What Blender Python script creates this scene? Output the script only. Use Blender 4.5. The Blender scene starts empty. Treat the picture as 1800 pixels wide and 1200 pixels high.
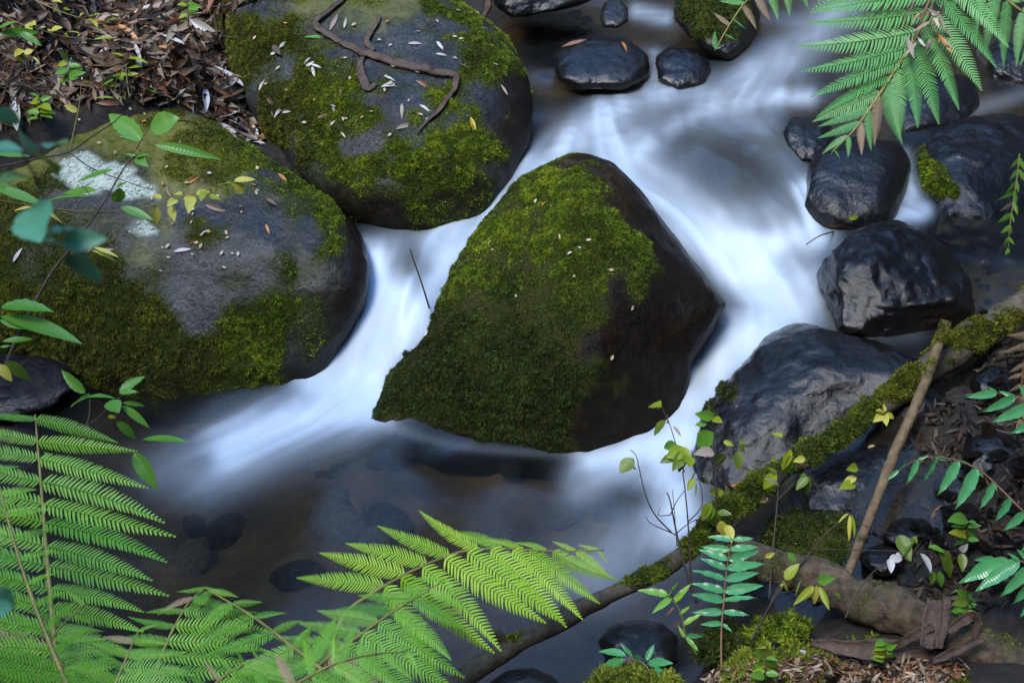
import bpy, math, random
import numpy as np
from mathutils import Vector, Matrix
from mathutils.bvhtree import BVHTree

random.seed(7); rng = np.random.default_rng(7)
scene = bpy.context.scene
COL = scene.collection

# ------------------------------------------------------------------ camera
CAM_H, PITCH, FPX = 2.7, math.radians(33), 2250.0
cd = bpy.data.cameras.new('camera'); cam = bpy.data.objects.new('camera', cd); COL.objects.link(cam)
cd.sensor_width = 36.0; cd.lens = 45.0; cd.clip_start = 0.05; cd.clip_end = 500
cd.dof.use_dof = True; cd.dof.focus_distance = 4.5; cd.dof.aperture_fstop = 8.0
cam.location = (0, 0, CAM_H); cam.rotation_euler = (math.pi/2 - PITCH, 0, 0)
scene.camera = cam
# ------------------------------------------------------------------ sky, sun, exposure
SUN_EL, SUN_AZ = math.radians(60), math.radians(-142)       # azimuth clockwise from +Y
world = bpy.data.worlds.new('World'); scene.world = world; world.use_nodes = True
wn = world.node_tree.nodes; bgn = wn['Background']
sky = wn.new('ShaderNodeTexSky'); sky.sky_type = 'NISHITA'; sky.sun_disc = False
sky.sun_elevation = SUN_EL; sky.sun_rotation = SUN_AZ; sky.air_density = 1.0; sky.dust_density = 0.0; sky.ozone_density = 3.0
world.node_tree.links.new(sky.outputs[0], bgn.inputs[0]); bgn.inputs[1].default_value = 0.15
sl = bpy.data.lights.new('sun', 'SUN'); sun = bpy.data.objects.new('sun', sl); COL.objects.link(sun)
sl.energy = 0.65; sl.angle = math.radians(22); sl.color = (1.0, 0.93, 0.8)
sd = Vector((math.sin(SUN_AZ)*math.cos(SUN_EL), math.cos(SUN_AZ)*math.cos(SUN_EL), math.sin(SUN_EL)))
sun.rotation_euler = sd.to_track_quat('Z', 'Y').to_euler(); sun.location = sd*20
vs = scene.view_settings; vs.view_transform = 'Standard'; vs.look = 'None'; vs.exposure = 2.75; vs.gamma = 1.0
vs.use_curve_mapping = False
scene.render.engine = 'CYCLES'
scene.cycles.use_denoising = True; scene.cycles.max_bounces = 8; scene.cycles.transparent_max_bounces = 16
scene.cycles.caustics_reflective = False; scene.cycles.caustics_refractive = False
scene.cycles.sample_clamp_indirect = 6

# ------------------------------------------------------------------ pixel <-> place
C0 = np.array([0, 0, CAM_H]); cp, sp = math.cos(PITCH), math.sin(PITCH)
FW = np.array([0, cp, -sp]); UP = np.array([0, sp, cp]); RT = np.array([1.0, 0, 0])
def ray(px, py):
    px = np.asarray(px, float); py = np.asarray(py, float)
    return FW + RT*((px-900)/FPX)[..., None] + UP*((600-py)/FPX)[..., None]
def at_d(px, py, d): return C0 + ray(px, py)*np.asarray(d, float)[..., None]
def at_z(px, py, z):
    r = ray(px, py); return C0 + r*((np.asarray(z, float)-CAM_H)/r[..., 2])[..., None]
def proj(P):
    Q = np.asarray(P) - C0; d = Q@FW; d = np.where(d < .05, .05, d)
    return 900+FPX*(Q@RT)/d, 600-FPX*(Q@UP)/d, d

# ------------------------------------------------------------------ numpy noise
def _h(ix, iy, iz, seed):
    n = (ix*374761393 + iy*668265263 + iz*2147483647 + seed*974711) & 0xffffffff
    n = ((n ^ (n >> 13))*1274126177) & 0xffffffff
    n = ((n ^ (n >> 16))*2246822519) & 0xffffffff
    return ((n ^ (n >> 15)) & 0xffff)/65535.0
def vnoise(P, seed=0):
    P = np.asarray(P, float); i = np.floor(P).astype(np.int64); f = P-i; f = f*f*f*(f*(f*6-15)+10)
    r = 0
    for dx in (0, 1):
        for dy in (0, 1):
            for dz in (0, 1):
                w = (f[:, 0] if dx else 1-f[:, 0])*(f[:, 1] if dy else 1-f[:, 1])*(f[:, 2] if dz else 1-f[:, 2])
                r = r + w*_h(i[:, 0]+dx, i[:, 1]+dy, i[:, 2]+dz, seed)
    return r*2-1
def fbm(P, freq=1., octv=4, seed=0, gain=.5):
    r = 0; a = 1.; t = 0
    for k in range(octv):
        r = r + a*vnoise(np.asarray(P)*freq*(2.03**k)+17.3*k, seed+k); t += a; a *= gain
    return r/t
def smooth(x, a, b):
    t = np.clip((x-a)/(b-a), 0, 1); return t*t*(3-2*t)
def sdf_poly(px, py, poly):
    """signed distance in photo pixels, positive inside"""
    poly = np.asarray(poly, float); n = len(poly); d = np.full(px.shape, 1e9); ins = np.zeros(px.shape, bool)
    for k in range(n):
        a = poly[k]; b = poly[(k+1) % n]; e = b-a
        t = np.clip(((px-a[0])*e[0]+(py-a[1])*e[1])/(e@e+1e-9), 0, 1)
        d = np.minimum(d, np.hypot(px-a[0]-t*e[0], py-a[1]-t*e[1]))
        c = ((a[1] > py) != (b[1] > py)) & (px < (b[0]-a[0])*(py-a[1])/(b[1]-a[1]+1e-12)+a[0])
        ins ^= c
    return np.where(ins, d, -d)
def catmull(P, n):
    P = np.asarray(P, float)
    if len(P) == 2: return P[0]+(P[1]-P[0])*np.linspace(0, 1, n)[:, None]
    Q = np.vstack([2*P[0]-P[1], P, 2*P[-1]-P[-2]])
    L = np.concatenate([[0], np.cumsum(np.linalg.norm(np.diff(P, axis=0), axis=1)+1e-9)])
    out = []
    for s in np.linspace(0, L[-1], n):
        k = min(max(np.searchsorted(L, s, 'right')-1, 0), len(P)-2)
        t = (s-L[k])/(L[k+1]-L[k]); p0, p1, p2, p3 = Q[k:k+4]
        out.append(.5*((2*p1)+(-p0+p2)*t+(2*p0-5*p1+4*p2-p3)*t*t+(-p0+3*p1-3*p2+p3)*t**3))
    return np.array(out)

# ------------------------------------------------------------------ mesh helpers
def mk_mesh(name, V, F, smoothed=True, fattr=None, cattr=None):
    V = np.asarray(V, np.float32); F = np.asarray(F, np.int32); m = bpy.data.meshes.new(name); k = F.shape[1]
    m.vertices.add(len(V)); m.vertices.foreach_set('co', V.ravel())
    m.loops.add(F.size); m.loops.foreach_set('vertex_index', F.ravel())
    m.polygons.add(len(F)); m.polygons.foreach_set('loop_start', np.arange(0, F.size, k, dtype=np.int32))
    if smoothed: m.polygons.foreach_set('use_smooth', np.ones(len(F), bool))
    for key, val in (fattr or {}).items():
        a = m.attributes.new(key, 'FLOAT', 'POINT'); a.data.foreach_set('value', np.asarray(val, np.float32))
    if cattr is not None:
        a = m.attributes.new('Col', 'FLOAT_COLOR', 'POINT'); c = np.ones((len(V), 4), np.float32); c[:, :3] = cattr
        a.data.foreach_set('color', c.ravel())
    m.update(calc_edges=True); return m
def vnormals(V, F):
    n = np.cross(V[F[:, 1]]-V[F[:, 0]], V[F[:, 2]]-V[F[:, 0]]); N = np.zeros_like(V)
    for k in range(F.shape[1]): np.add.at(N, F[:, k], n)
    return N/(np.linalg.norm(N, axis=1)[:, None]+1e-12)
def link(name, data, mat=None, parent=None, loc=(0, 0, 0)):
    o = bpy.data.objects.new(name, data); COL.objects.link(o); o.location = loc
    if parent is not None: o.parent = parent
    if mat is not None and data is not None and not data.materials: data.materials.append(mat)
    return o
def tag(o, label=None, cat=None, group=None, kind=None):
    if label: o['label'] = label
    if cat: o['category'] = cat
    if group: o['group'] = group
    if kind: o['kind'] = kind
    return o
def tube(P, R, seg=8, flat=1.0, cap=True):
    P = np.asarray(P, float); n = len(P); R = np.broadcast_to(np.asarray(R, float), (n,))
    T = np.gradient(P, axis=0); T /= np.linalg.norm(T, axis=1)[:, None]+1e-12
    u = np.cross(T[0], [0, 0, 1.]);
    if np.linalg.norm(u) < .1: u = np.cross(T[0], [0, 1., 0])
    u /= np.linalg.norm(u); V = []
    a = np.linspace(0, 2*math.pi, seg, endpoint=False)
    for i in range(n):
        u = u-T[i]*(u@T[i]); u /= np.linalg.norm(u); w = np.cross(T[i], u)
        V.append(P[i]+R[i]*(np.cos(a)[:, None]*u+flat*np.sin(a)[:, None]*w))
    V = np.vstack(V); i, j = np.meshgrid(np.arange(n-1), np.arange(seg), indexing='ij'); i = i.ravel(); j = j.ravel(); j2 = (j+1) % seg
    F = np.stack([i*seg+j, i*seg+j2, (i+1)*seg+j2, (i+1)*seg+j], 1)
    if cap:
        c0 = len(V); V = np.vstack([V, P[:1], P[-1:]]); k = np.arange(seg); k2 = (k+1) % seg
        F = np.vstack([F, np.stack([k2, k, np.full(seg, c0), np.full(seg, c0)], 1)[:, [0, 1, 2, 2]],
                       np.stack([(n-1)*seg+k, (n-1)*seg+k2, np.full(seg, c0+1), np.full(seg, c0+1)], 1)])
    return V, F
def tris(F):
    if F.shape[1] == 3: return F
    T = np.vstack([F[:, [0, 1, 2]], F[:, [0, 2, 3]]]); return T[(T[:, 0] != T[:, 1]) & (T[:, 1] != T[:, 2]) & (T[:, 0] != T[:, 2])]
def tube_mesh(name, P, R, seg=8, flat=1.0):
    V, F = tube(P, R, seg, flat); return mk_mesh(name, V, tris(F))

# ------------------------------------------------------------------ materials
def new_mat(name):
    m = bpy.data.materials.new(name); m.use_nodes = True; n = m.node_tree.nodes; n.clear()
    out = n.new('ShaderNodeOutputMaterial'); return m, n, m.node_tree.links, out
def node(n, t, **kw):
    x = n.new(t)
    for k, v in kw.items():
        if isinstance(k, str) and hasattr(x, k): setattr(x, k, v)
        else: x.inputs[k.replace('_', ' ')].default_value = v
    return x
def ramp(n, l, src, stops):
    r = n.new('ShaderNodeValToRGB'); e = r.color_ramp.elements
    while len(e) > 1: e.remove(e[-1])
    e[0].position = stops[0][0]; e[0].color = (*stops[0][1], 1)
    for p, c in stops[1:]:
        x = e.new(p); x.color = (*c, 1)
    l.new(src, r.inputs[0]); return r.outputs[0]
def mixc(n, l, fac, a, b, mode='MIX'):
    x = n.new('ShaderNodeMix'); x.data_type = 'RGBA'; x.blend_type = mode
    for sock, v in ((x.inputs[0], fac), (x.inputs[6], a), (x.inputs[7], b)):
        if hasattr(v, 'is_linked') or hasattr(v, 'links'): l.new(v, sock)
        elif isinstance(v, (int, float)): sock.default_value = v
        else: sock.default_value = (*v, 1)
    return x.outputs[2]
def mathn(n, l, op, a, b=0.0, clamp=False):
    x = n.new('ShaderNodeMath'); x.operation = op; x.use_clamp = clamp
    for s, v in ((x.inputs[0], a), (x.inputs[1], b)):
        if isinstance(v, (int, float)): s.default_value = v
        else: l.new(v, s)
    return x.outputs[0]
def noise_tex(n, l, coord, scale, detail=6, rough=.6):
    t = n.new('ShaderNodeTexNoise'); t.inputs['Scale'].default_value = scale; t.inputs['Detail'].default_value = detail
    t.inputs['Roughness'].default_value = rough; l.new(coord, t.inputs['Vector']); return t.outputs[0]
def attr(n, name):
    a = n.new('ShaderNodeAttribute'); a.attribute_name = name; return a

def rock_mat(name, c1, c2, c3, rough_dry=.75, rough_wet=.3, bump=.85, fine=90, coat=1., ior=1.38):
    m, n, l, out = new_mat(name); tc = n.new('ShaderNodeTexCoord').outputs['Object']
    n1 = noise_tex(n, l, tc, 4.5, 8, .65); n2 = noise_tex(n, l, tc, 26, 8, .7); n3 = noise_tex(n, l, tc, fine, 4, .6)
    base = ramp(n, l, n1, [(.3, c1), (.52, c2), (.72, c3)])
    sp_ = ramp(n, l, n2, [(.3, (.45, .45, .45)), (.55, (1, 1, 1)), (.75, (1.5, 1.45, 1.35))])
    base = mixc(n, l, .85, base, sp_, 'MULTIPLY')
    base = mixc(n, l, .9, base, ramp(n, l, n3, [(.34, (.45, .45, .45)), (.5, (1, 1, 1)), (.66, (1.7, 1.65, 1.55))]), 'MULTIPLY')
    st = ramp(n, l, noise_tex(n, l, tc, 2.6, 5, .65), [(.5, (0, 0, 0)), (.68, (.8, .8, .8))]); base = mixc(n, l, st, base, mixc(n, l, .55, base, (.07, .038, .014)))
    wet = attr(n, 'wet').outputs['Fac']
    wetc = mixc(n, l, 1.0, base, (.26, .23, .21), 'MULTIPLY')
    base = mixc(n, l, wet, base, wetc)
    base = mixc(n, l, mathn(n, l, 'MULTIPLY', attr(n, 'dark_brown').outputs['Fac'], .9), base, ramp(n, l, n2, [(.3, (.003, .002, .0015)), (.55, (.01, .006, .003)), (.75, (.026, .015, .007))]))
    moss = attr(n, 'moss').outputs['Fac']
    mc = ramp(n, l, n2, [(.35, (.018, .03, .005)), (.5, (.045, .06, .008)), (.68, (.075, .06, .012))])
    base = mixc(n, l, moss, base, mc)
    alg = attr(n, 'algae').outputs['Fac']
    ac = ramp(n, l, n2, [(.3, (.06, .08, .008)), (.55, (.17, .17, .03)), (.75, (.22, .2, .09))])
    base = mixc(n, l, alg, base, ac)
    lich = attr(n, 'lichen').outputs['Fac']
    lc = ramp(n, l, n2, [(.28, (.2, .25, .19)), (.42, (.44, .52, .43)), (.6, (.6, .67, .58))])
    base = mixc(n, l, lich, base, lc)
    b = n.new('ShaderNodeBsdfPrincipled'); l.new(base, b.inputs['Base Color'])
    dry = mathn(n, l, 'MAXIMUM', moss, lich)
    w2 = mathn(n, l, 'MULTIPLY', wet, mathn(n, l, 'SUBTRACT', 1.0, dry))
    rr = n.new('ShaderNodeMapRange'); l.new(w2, rr.inputs[0]); rr.inputs[3].default_value = rough_dry; rr.inputs[4].default_value = rough_wet
    rn = mathn(n, l, 'ADD', rr.outputs[0], mathn(n, l, 'MULTIPLY', mathn(n, l, 'SUBTRACT', n2, .5), .25), True)
    l.new(rn, b.inputs['Roughness'])
    l.new(mathn(n, l, 'MULTIPLY', mathn(n, l, 'MULTIPLY', w2, coat), mathn(n, l, 'SUBTRACT', 1.0, mathn(n, l, 'MULTIPLY', attr(n, 'dark_brown').outputs['Fac'], .6))), b.inputs['Coat Weight']); b.inputs['Coat Roughness'].default_value = .14; b.inputs['Coat IOR'].default_value = ior
    b.inputs['Specular IOR Level'].default_value = .08
    bc = n.new('ShaderNodeBump'); bc.inputs['Strength'].default_value = .75; bc.inputs['Distance'].default_value = .03
    l.new(mathn(n, l, 'ADD', mathn(n, l, 'MULTIPLY', noise_tex(n, l, tc, 8, 3, .5), .9), mathn(n, l, 'ADD', mathn(n, l, 'MULTIPLY', n2, .26), mathn(n, l, 'MULTIPLY', n3, .05))), bc.inputs['Height'])
    bm = n.new('ShaderNodeBump'); bm.inputs['Strength'].default_value = bump; bm.inputs['Distance'].default_value = .03
    hsum = mathn(n, l, 'ADD', mathn(n, l, 'MULTIPLY', n2, 1.0), mathn(n, l, 'MULTIPLY', n3, .35))
    l.new(hsum, bm.inputs['Height']); l.new(bm.outputs[0], b.inputs['Normal']); l.new(bc.outputs[0], b.inputs['Coat Normal'])
    l.new(b.outputs[0], out.inputs[0]); return m
def moss_mat():
    m, n, l, out = new_mat('moss_leaf'); a = attr(n, 'Col').outputs['Color']
    d = n.new('ShaderNodeBsdfPrincipled'); l.new(a, d.inputs['Base Color']); d.inputs['Roughness'].default_value = .6
    d.inputs['Specular IOR Level'].default_value = .25
    t = n.new('ShaderNodeBsdfTranslucent'); l.new(a, t.inputs[0])
    x = n.new('ShaderNodeMixShader'); x.inputs[0].default_value = .3
    l.new(d.outputs[0], x.inputs[1]); l.new(t.outputs[0], x.inputs[2]); l.new(x.outputs[0], out.inputs[0]); return m
def leaf_mat(name, ca, cb, rough=.4, trans=.35, spec=.5, spots=None, vein=True):
    m, n, l, out = new_mat(name); tc = n.new('ShaderNodeTexCoord').outputs['Object']
    oi = n.new('ShaderNodeObjectInfo').outputs['Random']; nz = noise_tex(n, l, tc, 6, 4)
    f = mathn(n, l, 'ADD', mathn(n, l, 'MULTIPLY', oi, .6), mathn(n, l, 'MULTIPLY', nz, .4), True)
    c = mixc(n, l, f, ca, cb)
    if spots:
        s = ramp(n, l, noise_tex(n, l, tc, 14, 5, .7), [(.56, (0, 0, 0)), (.66, (1, 1, 1))]); c = mixc(n, l, s, c, spots)
    d = n.new('ShaderNodeBsdfPrincipled'); l.new(c, d.inputs['Base Color']); d.inputs['Roughness'].default_value = rough
    d.inputs['Specular IOR Level'].default_value = spec
    if vein:
        bm = n.new('ShaderNodeBump'); bm.inputs['Strength'].default_value = .1; bm.inputs['Distance'].default_value = .01
        wv = n.new('ShaderNodeTexWave'); wv.inputs['Scale'].default_value = 6; wv.inputs['Distortion'].default_value = 1.5; l.new(tc, wv.inputs[0])
        l.new(wv.outputs[1], bm.inputs['Height']); l.new(bm.outputs[0], d.inputs['Normal'])
    if trans <= 0: l.new(d.outputs[0], out.inputs[0]); return m
    t = n.new('ShaderNodeBsdfTranslucent'); l.new(mixc(n, l, .35, c, (.4, .5, .04), 'MIX'), t.inputs[0])
    x = n.new('ShaderNodeMixShader'); x.inputs[0].default_value = trans
    l.new(d.outputs[0], x.inputs[1]); l.new(t.outputs[0], x.inputs[2]); l.new(x.outputs[0], out.inputs[0]); return m
def wood_mat(name, c1, c2, scale=(6, 6, 60), rough=.8, bump=.8):
    m, n, l, out = new_mat(name); tc = n.new('ShaderNodeTexCoord').outputs['Object']
    a = noise_tex(n, l, tc, 30, 8, .7); b_ = noise_tex(n, l, tc, 7, 5, .6)
    c = mixc(n, l, ramp(n, l, a, [(.32, (0, 0, 0)), (.66, (1, 1, 1))]), c1, c2)
    c = mixc(n, l, .8, c, ramp(n, l, b_, [(.3, (.5, .5, .5)), (.6, (1.1, 1.1, 1.1))]), 'MULTIPLY')
    moss = attr(n, 'moss').outputs['Fac']; c = mixc(n, l, moss, c, (.035, .045, .007))
    d = n.new('ShaderNodeBsdfPrincipled'); l.new(c, d.inputs['Base Color']); d.inputs['Roughness'].default_value = rough
    bm = n.new('ShaderNodeBump'); bm.inputs['Strength'].default_value = bump; bm.inputs['Distance'].default_value = .012
    l.new(a, bm.inputs['Height']); l.new(bm.outputs[0], d.inputs['Normal']); l.new(d.outputs[0], out.inputs[0]); return m
def water_mat():
    m, n, l, out = new_mat('stream_water'); tc = n.new('ShaderNodeTexCoord').outputs['Object']
    foam = attr(n, 'foam').outputs['Fac']
    fr = n.new('ShaderNodeFresnel'); fr.inputs[0].default_value = 1.33
    tr = n.new('ShaderNodeBsdfTransparent'); tr.inputs[0].default_value = (.56, .55, .47, 1)
    gl = n.new('ShaderNodeBsdfGlossy'); gl.inputs['Roughness'].default_value = .22; gl.inputs[0].default_value = (1, 1, 1, 1)
    bm = n.new('ShaderNodeBump'); bm.inputs['Strength'].default_value = .12; bm.inputs['Distance'].default_value = .02
    l.new(noise_tex(n, l, tc, 9, 3, .5), bm.inputs['Height']); l.new(bm.outputs[0], gl.inputs['Normal']); l.new(bm.outputs[0], fr.inputs['Normal'])
    a = n.new('ShaderNodeMixShader'); l.new(mathn(n, l, 'MULTIPLY', fr.outputs[0], 1.1, True), a.inputs[0]); l.new(tr.outputs[0], a.inputs[1]); l.new(gl.outputs[0], a.inputs[2])
    fc = n.new('ShaderNodeBsdfPrincipled'); fc.inputs['Base Color'].default_value = (.68, .81, .94, 1); fc.inputs['Roughness'].default_value = .45
    tl = n.new('ShaderNodeBsdfTranslucent'); tl.inputs[0].default_value = (.7, .83, .96, 1)
    fm = n.new('ShaderNodeMixShader'); fm.inputs[0].default_value = .25; l.new(fc.outputs[0], fm.inputs[1]); l.new(tl.outputs[0], fm.inputs[2])
    x = n.new('ShaderNodeMixShader'); l.new(foam, x.inputs[0]); l.new(a.outputs[0], x.inputs[1]); l.new(fm.outputs[0], x.inputs[2])
    l.new(x.outputs[0], out.inputs[0]); return m
def ground_mat():
    m, n, l, out = new_mat('forest_soil'); tc = n.new('ShaderNodeTexCoord').outputs['Object']
    a = noise_tex(n, l, tc, 22, 8, .7); v = n.new('ShaderNodeTexVoronoi'); v.inputs['Scale'].default_value = 28; l.new(tc, v.inputs[0])
    soil = ramp(n, l, a, [(.3, (.004, .003, .003)), (.5, (.014, .011, .008)), (.68, (.04, .03, .022))])
    cob = ramp(n, l, noise_tex(n, l, tc, 6, 6, .6), [(.3, (.035, .023, .009)), (.5, (.1, .064, .026)), (.7, (.19, .125, .055))])
    cob = mixc(n, l, .6, cob, ramp(n, l, v.outputs[0], [(0, (.9, .9, .9)), (.55, (.35, .35, .35))]), 'MULTIPLY')
    c = mixc(n, l, attr(n, 'bed').outputs['Fac'], soil, cob)
    b = n.new('ShaderNodeBsdfPrincipled'); l.new(c, b.inputs['Base Color']); b.inputs['Roughness'].default_value = .8
    bm = n.new('ShaderNodeBump'); bm.inputs['Strength'].default_value = .8; bm.inputs['Distance'].default_value = .03
    l.new(a, bm.inputs['Height']); l.new(bm.outputs[0], b.inputs['Normal']); l.new(b.outputs[0], out.inputs[0]); return m

M_ROCK_GREY = rock_mat('grey_boulder_stone', (.022, .026, .032), (.062, .072, .084), (.15, .156, .16), .7, .33, coat=.9, ior=1.45)
M_ROCK_BROWN = rock_mat('brown_boulder_stone', (.012, .007, .004), (.03, .019, .01), (.11, .095, .075), .75, .35, coat=.35)
M_ROCK_WET = rock_mat('wet_dark_stone', (.006, .006, .007), (.013, .013, .015), (.03, .027, .024), .5, .24, 1., 60, .9, 1.5)
M_ROCK_BLACK = rock_mat('black_wet_stone', (.007, .007, .008), (.015, .015, .017), (.032, .03, .028), .55, .3, 1., 70, .85, 1.5)
M_ROCK_PALE = rock_mat('pale_pebble_stone', (.08, .08, .075), (.16, .15, .13), (.28, .25, .21), .7, .4)
M_MOSS = moss_mat()
M_WATER = water_mat(); M_GROUND = ground_mat()

# ------------------------------------------------------------------ scene bookkeeping for placing things on surfaces
SURF = []                                     # (V, triangles)
def add_surf(V, F): SURF.append((np.asarray(V), tris(np.asarray(F))))
class Hitter:
    def __init__(s, parts):
        off = 0; VV = []; FF = []
        for V, F in parts: VV.append(V); FF.append(F+off); off += len(V)
        s.b = BVHTree.FromPolygons(np.vstack(VV).tolist(), np.vstack(FF).tolist())
    def px(s, x, y):
        r = Vector(ray(x, y)); h = s.b.ray_cast(Vector(C0), r.normalized(), 60)
        if h[0] is None: return None
        n = h[1] if h[1].dot(r) < 0 else -h[1]
        return np.array(h[0]), np.array(n)

# ------------------------------------------------------------------ heights of water and ground
WP = [  # photo pixel and height of the water there
 (250,700,0),(400,760,0),(520,740,.01),(650,720,.015),(560,672,.02),(600,690,.015),(660,700,.01),(800,800,0),(1000,810,0),(1150,800,.01),(1180,900,0),(1000,950,0),
 (700,950,0),(400,900,0),(300,1050,0),(800,1150,0),(1100,1050,0),(600,1200,0),(1150,1150,0),(200,850,0),(100,720,0),(1200,790,.02),(900,1230,0),(300,1250,0),
 (575,640,.05),(600,600,.12),(640,545,.22),(655,500,.27),(680,490,.32),(720,500,.33),(700,560,.24),(670,620,.13),(655,660,.05),(740,530,.28),(760,420,.38),(690,430,.37),(720,455,.375),(820,400,.4),(860,385,.41),(650,400,.39),
 (1205,745,.03),(1215,700,.08),(1240,650,.13),(1290,610,.18),(1290,540,.22),(1310,500,.25),(1350,575,.23),(1420,560,.26),(1500,575,.28),(1600,580,.28),(1700,570,.28),(1650,620,.28),(1440,520,.29),(1400,480,.31),
 (1330,450,.31),(1260,420,.34),(1200,370,.41),(1150,340,.44),(1110,315,.47),(1080,290,.49),(1420,430,.33),(1480,400,.35),(1430,380,.37),(1410,340,.43),(1400,300,.5),
 (1300,400,.385),(1360,370,.41),(1390,330,.47),(1330,350,.47),(1280,370,.43),(1250,330,.5),(1180,300,.51),(1300,280,.575),(1230,250,.58),(1150,240,.55),(1350,250,.57),
 (1000,240,.53),(950,270,.52),(920,320,.48),(1050,200,.55),(950,180,.55),(1100,160,.56),(1200,150,.58),(1280,170,.59),(1200,200,.57),(1350,200,.585),(1400,190,.6),(1340,130,.63),
 (1400,90,.69),(1450,50,.73),(1500,100,.68),(1550,120,.66),(1480,150,.63),(1380,60,.71),(1500,10,.77),(1400,10,.76),(1450,-60,.85),(1600,-60,.85),(1350,-40,.8),
 (980,30,.62),(1000,80,.6),(1100,50,.63),(1150,70,.63),(950,100,.59),(900,20,.63),(1160,20,.66),(1150,110,.60),(1050,-30,.68),
 (1580,380,.42),(1620,375,.42),(1530,385,.40),(1600,340,.45),(1590,270,.52),(1650,220,.56),(1700,190,.58),(1780,170,.6),(1750,150,.61),(1560,390,.39),(1650,400,.4),(1520,410,.38)]
WA = np.array(WP, float); WPT = at_z(WA[:, 0], WA[:, 1], WA[:, 2])
def idw(X, Y, PT, Z, p=3.2, eps=.05):
    out = np.zeros(X.shape); w = np.zeros(X.shape)
    for (x, y, _), z in zip(PT, Z):
        k = 1/((X-x)**2+(Y-y)**2+eps**2)**(p/2); out += k*z; w += k
    return out/w
def blur2(A, r):
    k = np.exp(-.5*(np.arange(-3*r, 3*r+1)/max(r, .1))**2); k /= k.sum(); h = len(k)//2
    A = np.pad(A, h, mode='edge'); A = np.apply_along_axis(lambda v: np.convolve(v, k, 'valid'), 0, A)
    return np.apply_along_axis(lambda v: np.convolve(v, k, 'valid'), 1, A)
def water_z(X, Y): return idw(X, Y, WPT, WA[:, 2])
GP = [  # banks: pixel and ground height
 (200,60,.98),(100,130,.8),(330,130,.74),(420,230,.6),(0,150,.85),(150,190,.6),(-150,100,.9),(300,40,1.0),(60,20,1.02),(380,60,.78),(460,-40,.82),(600,-90,.9),(-200,400,.45),(-150,300,.4),(380,190,.62),(450,250,.55),
 (0,640,.03),(60,645,.03),(100,700,-.01),(-100,800,.12),(-60,1000,.2),(0,1180,.22),(-150,1150,.3),(150,1300,.1),(0,760,.02),(350,1330,.02),(550,1400,.0),
 (700,-60,.75),(850,-30,.72),(900,-80,.85),
 (1760,600,.36),(1790,480,.36),(1720,690,.34),(1660,860,.2),(1760,950,.28),(1500,1010,.1),(1600,1110,.25),(1800,1200,.4),(1420,1160,.16),(1300,1200,.12),(1120,1200,.02),(1250,1110,.02),(1300,1010,-.02),(1380,1080,.06),
 (1700,1020,.26),(1850,800,.45),(1850,1000,.4),(1900,600,.55),(1900,400,.36),(1830,120,.6),(1870,250,.42),(1740,430,.3),(1680,740,.3),(1600,930,.16),(1850,-20,.95),(1660,1180,.3),(1500,1120,.2),(1150,1290,.05),(1500,1300,.3)]
GA = np.array(GP, float); GPT = at_z(GA[:, 0], GA[:, 1], GA[:, 2])
BPT = np.vstack([GPT, WPT]); BZ = np.concatenate([GA[:, 2], WA[:, 2]-.16])
def ground_z(X, Y):
    z = idw(X, Y, BPT, BZ, 3.0, .06)
    P = np.stack([X.ravel(), Y.ravel(), 0*X.ravel()], 1)
    z = z+(.035*fbm(P, 5, 4, 3)+.014*fbm(P, 19, 3, 8)).reshape(X.shape)
    # unseen gully sides beyond the stream, steepened to block low sky light
    dl = np.clip(-2.1-X, 0, None); dr = np.clip(X-2.5, 0, None); df = np.clip(Y-6.6, 0, None); db = np.clip(1.6-Y, 0, None)
    rise = 1.5*dl+1.5*dr+1.05*df+.32*np.minimum(db, 2.4)+1.6*np.clip(db-3.2, 0, None)
    rise = 16*np.tanh(rise/16)
    return z+rise*(1+.18*fbm(P, .5, 3, 9).reshape(X.shape))

# ground sheet: fine in the middle, coarse towards the far edge
def axis(lo, hi, a, b, fine):
    mid = np.arange(a, b+1e-6, fine); L = [a]; s = fine
    while L[-1] > lo: s *= 1.22; L.append(L[-1]-s)
    Rr = [b]; s = fine
    while Rr[-1] < hi: s *= 1.22; Rr.append(Rr[-1]+s)
    return np.concatenate([np.array(L[:0:-1]), mid, np.array(Rr[1:])])
gx = axis(-60, 60, -2.6, 3.0, .03); gy = axis(-60, 60, 1.5, 7.0, .03)
GX, GY = np.meshgrid(gx, gy); GZ = ground_z(GX, GY)
gV = np.stack([GX.ravel(), GY.ravel(), GZ.ravel()], 1)
def grid_faces(nx, ny):
    j, i = np.meshgrid(np.arange(ny-1), np.arange(nx-1), indexing='ij'); a = (j*nx+i).ravel()
    return np.stack([a, a+1, a+nx+1, a+nx], 1)
gF = grid_faces(len(gx), len(gy))
bed = smooth(water_z(GX, GY)-GZ, -.01, .03)*(np.abs(GX-.3) < 2.2)*(GY > 1.6)*(GY < 7)
ground = link('ground', mk_mesh('ground', gV, gF, True, {'bed': bed.ravel()}), M_GROUND); tag(ground, kind='structure')
add_surf(gV, gF)

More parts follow.
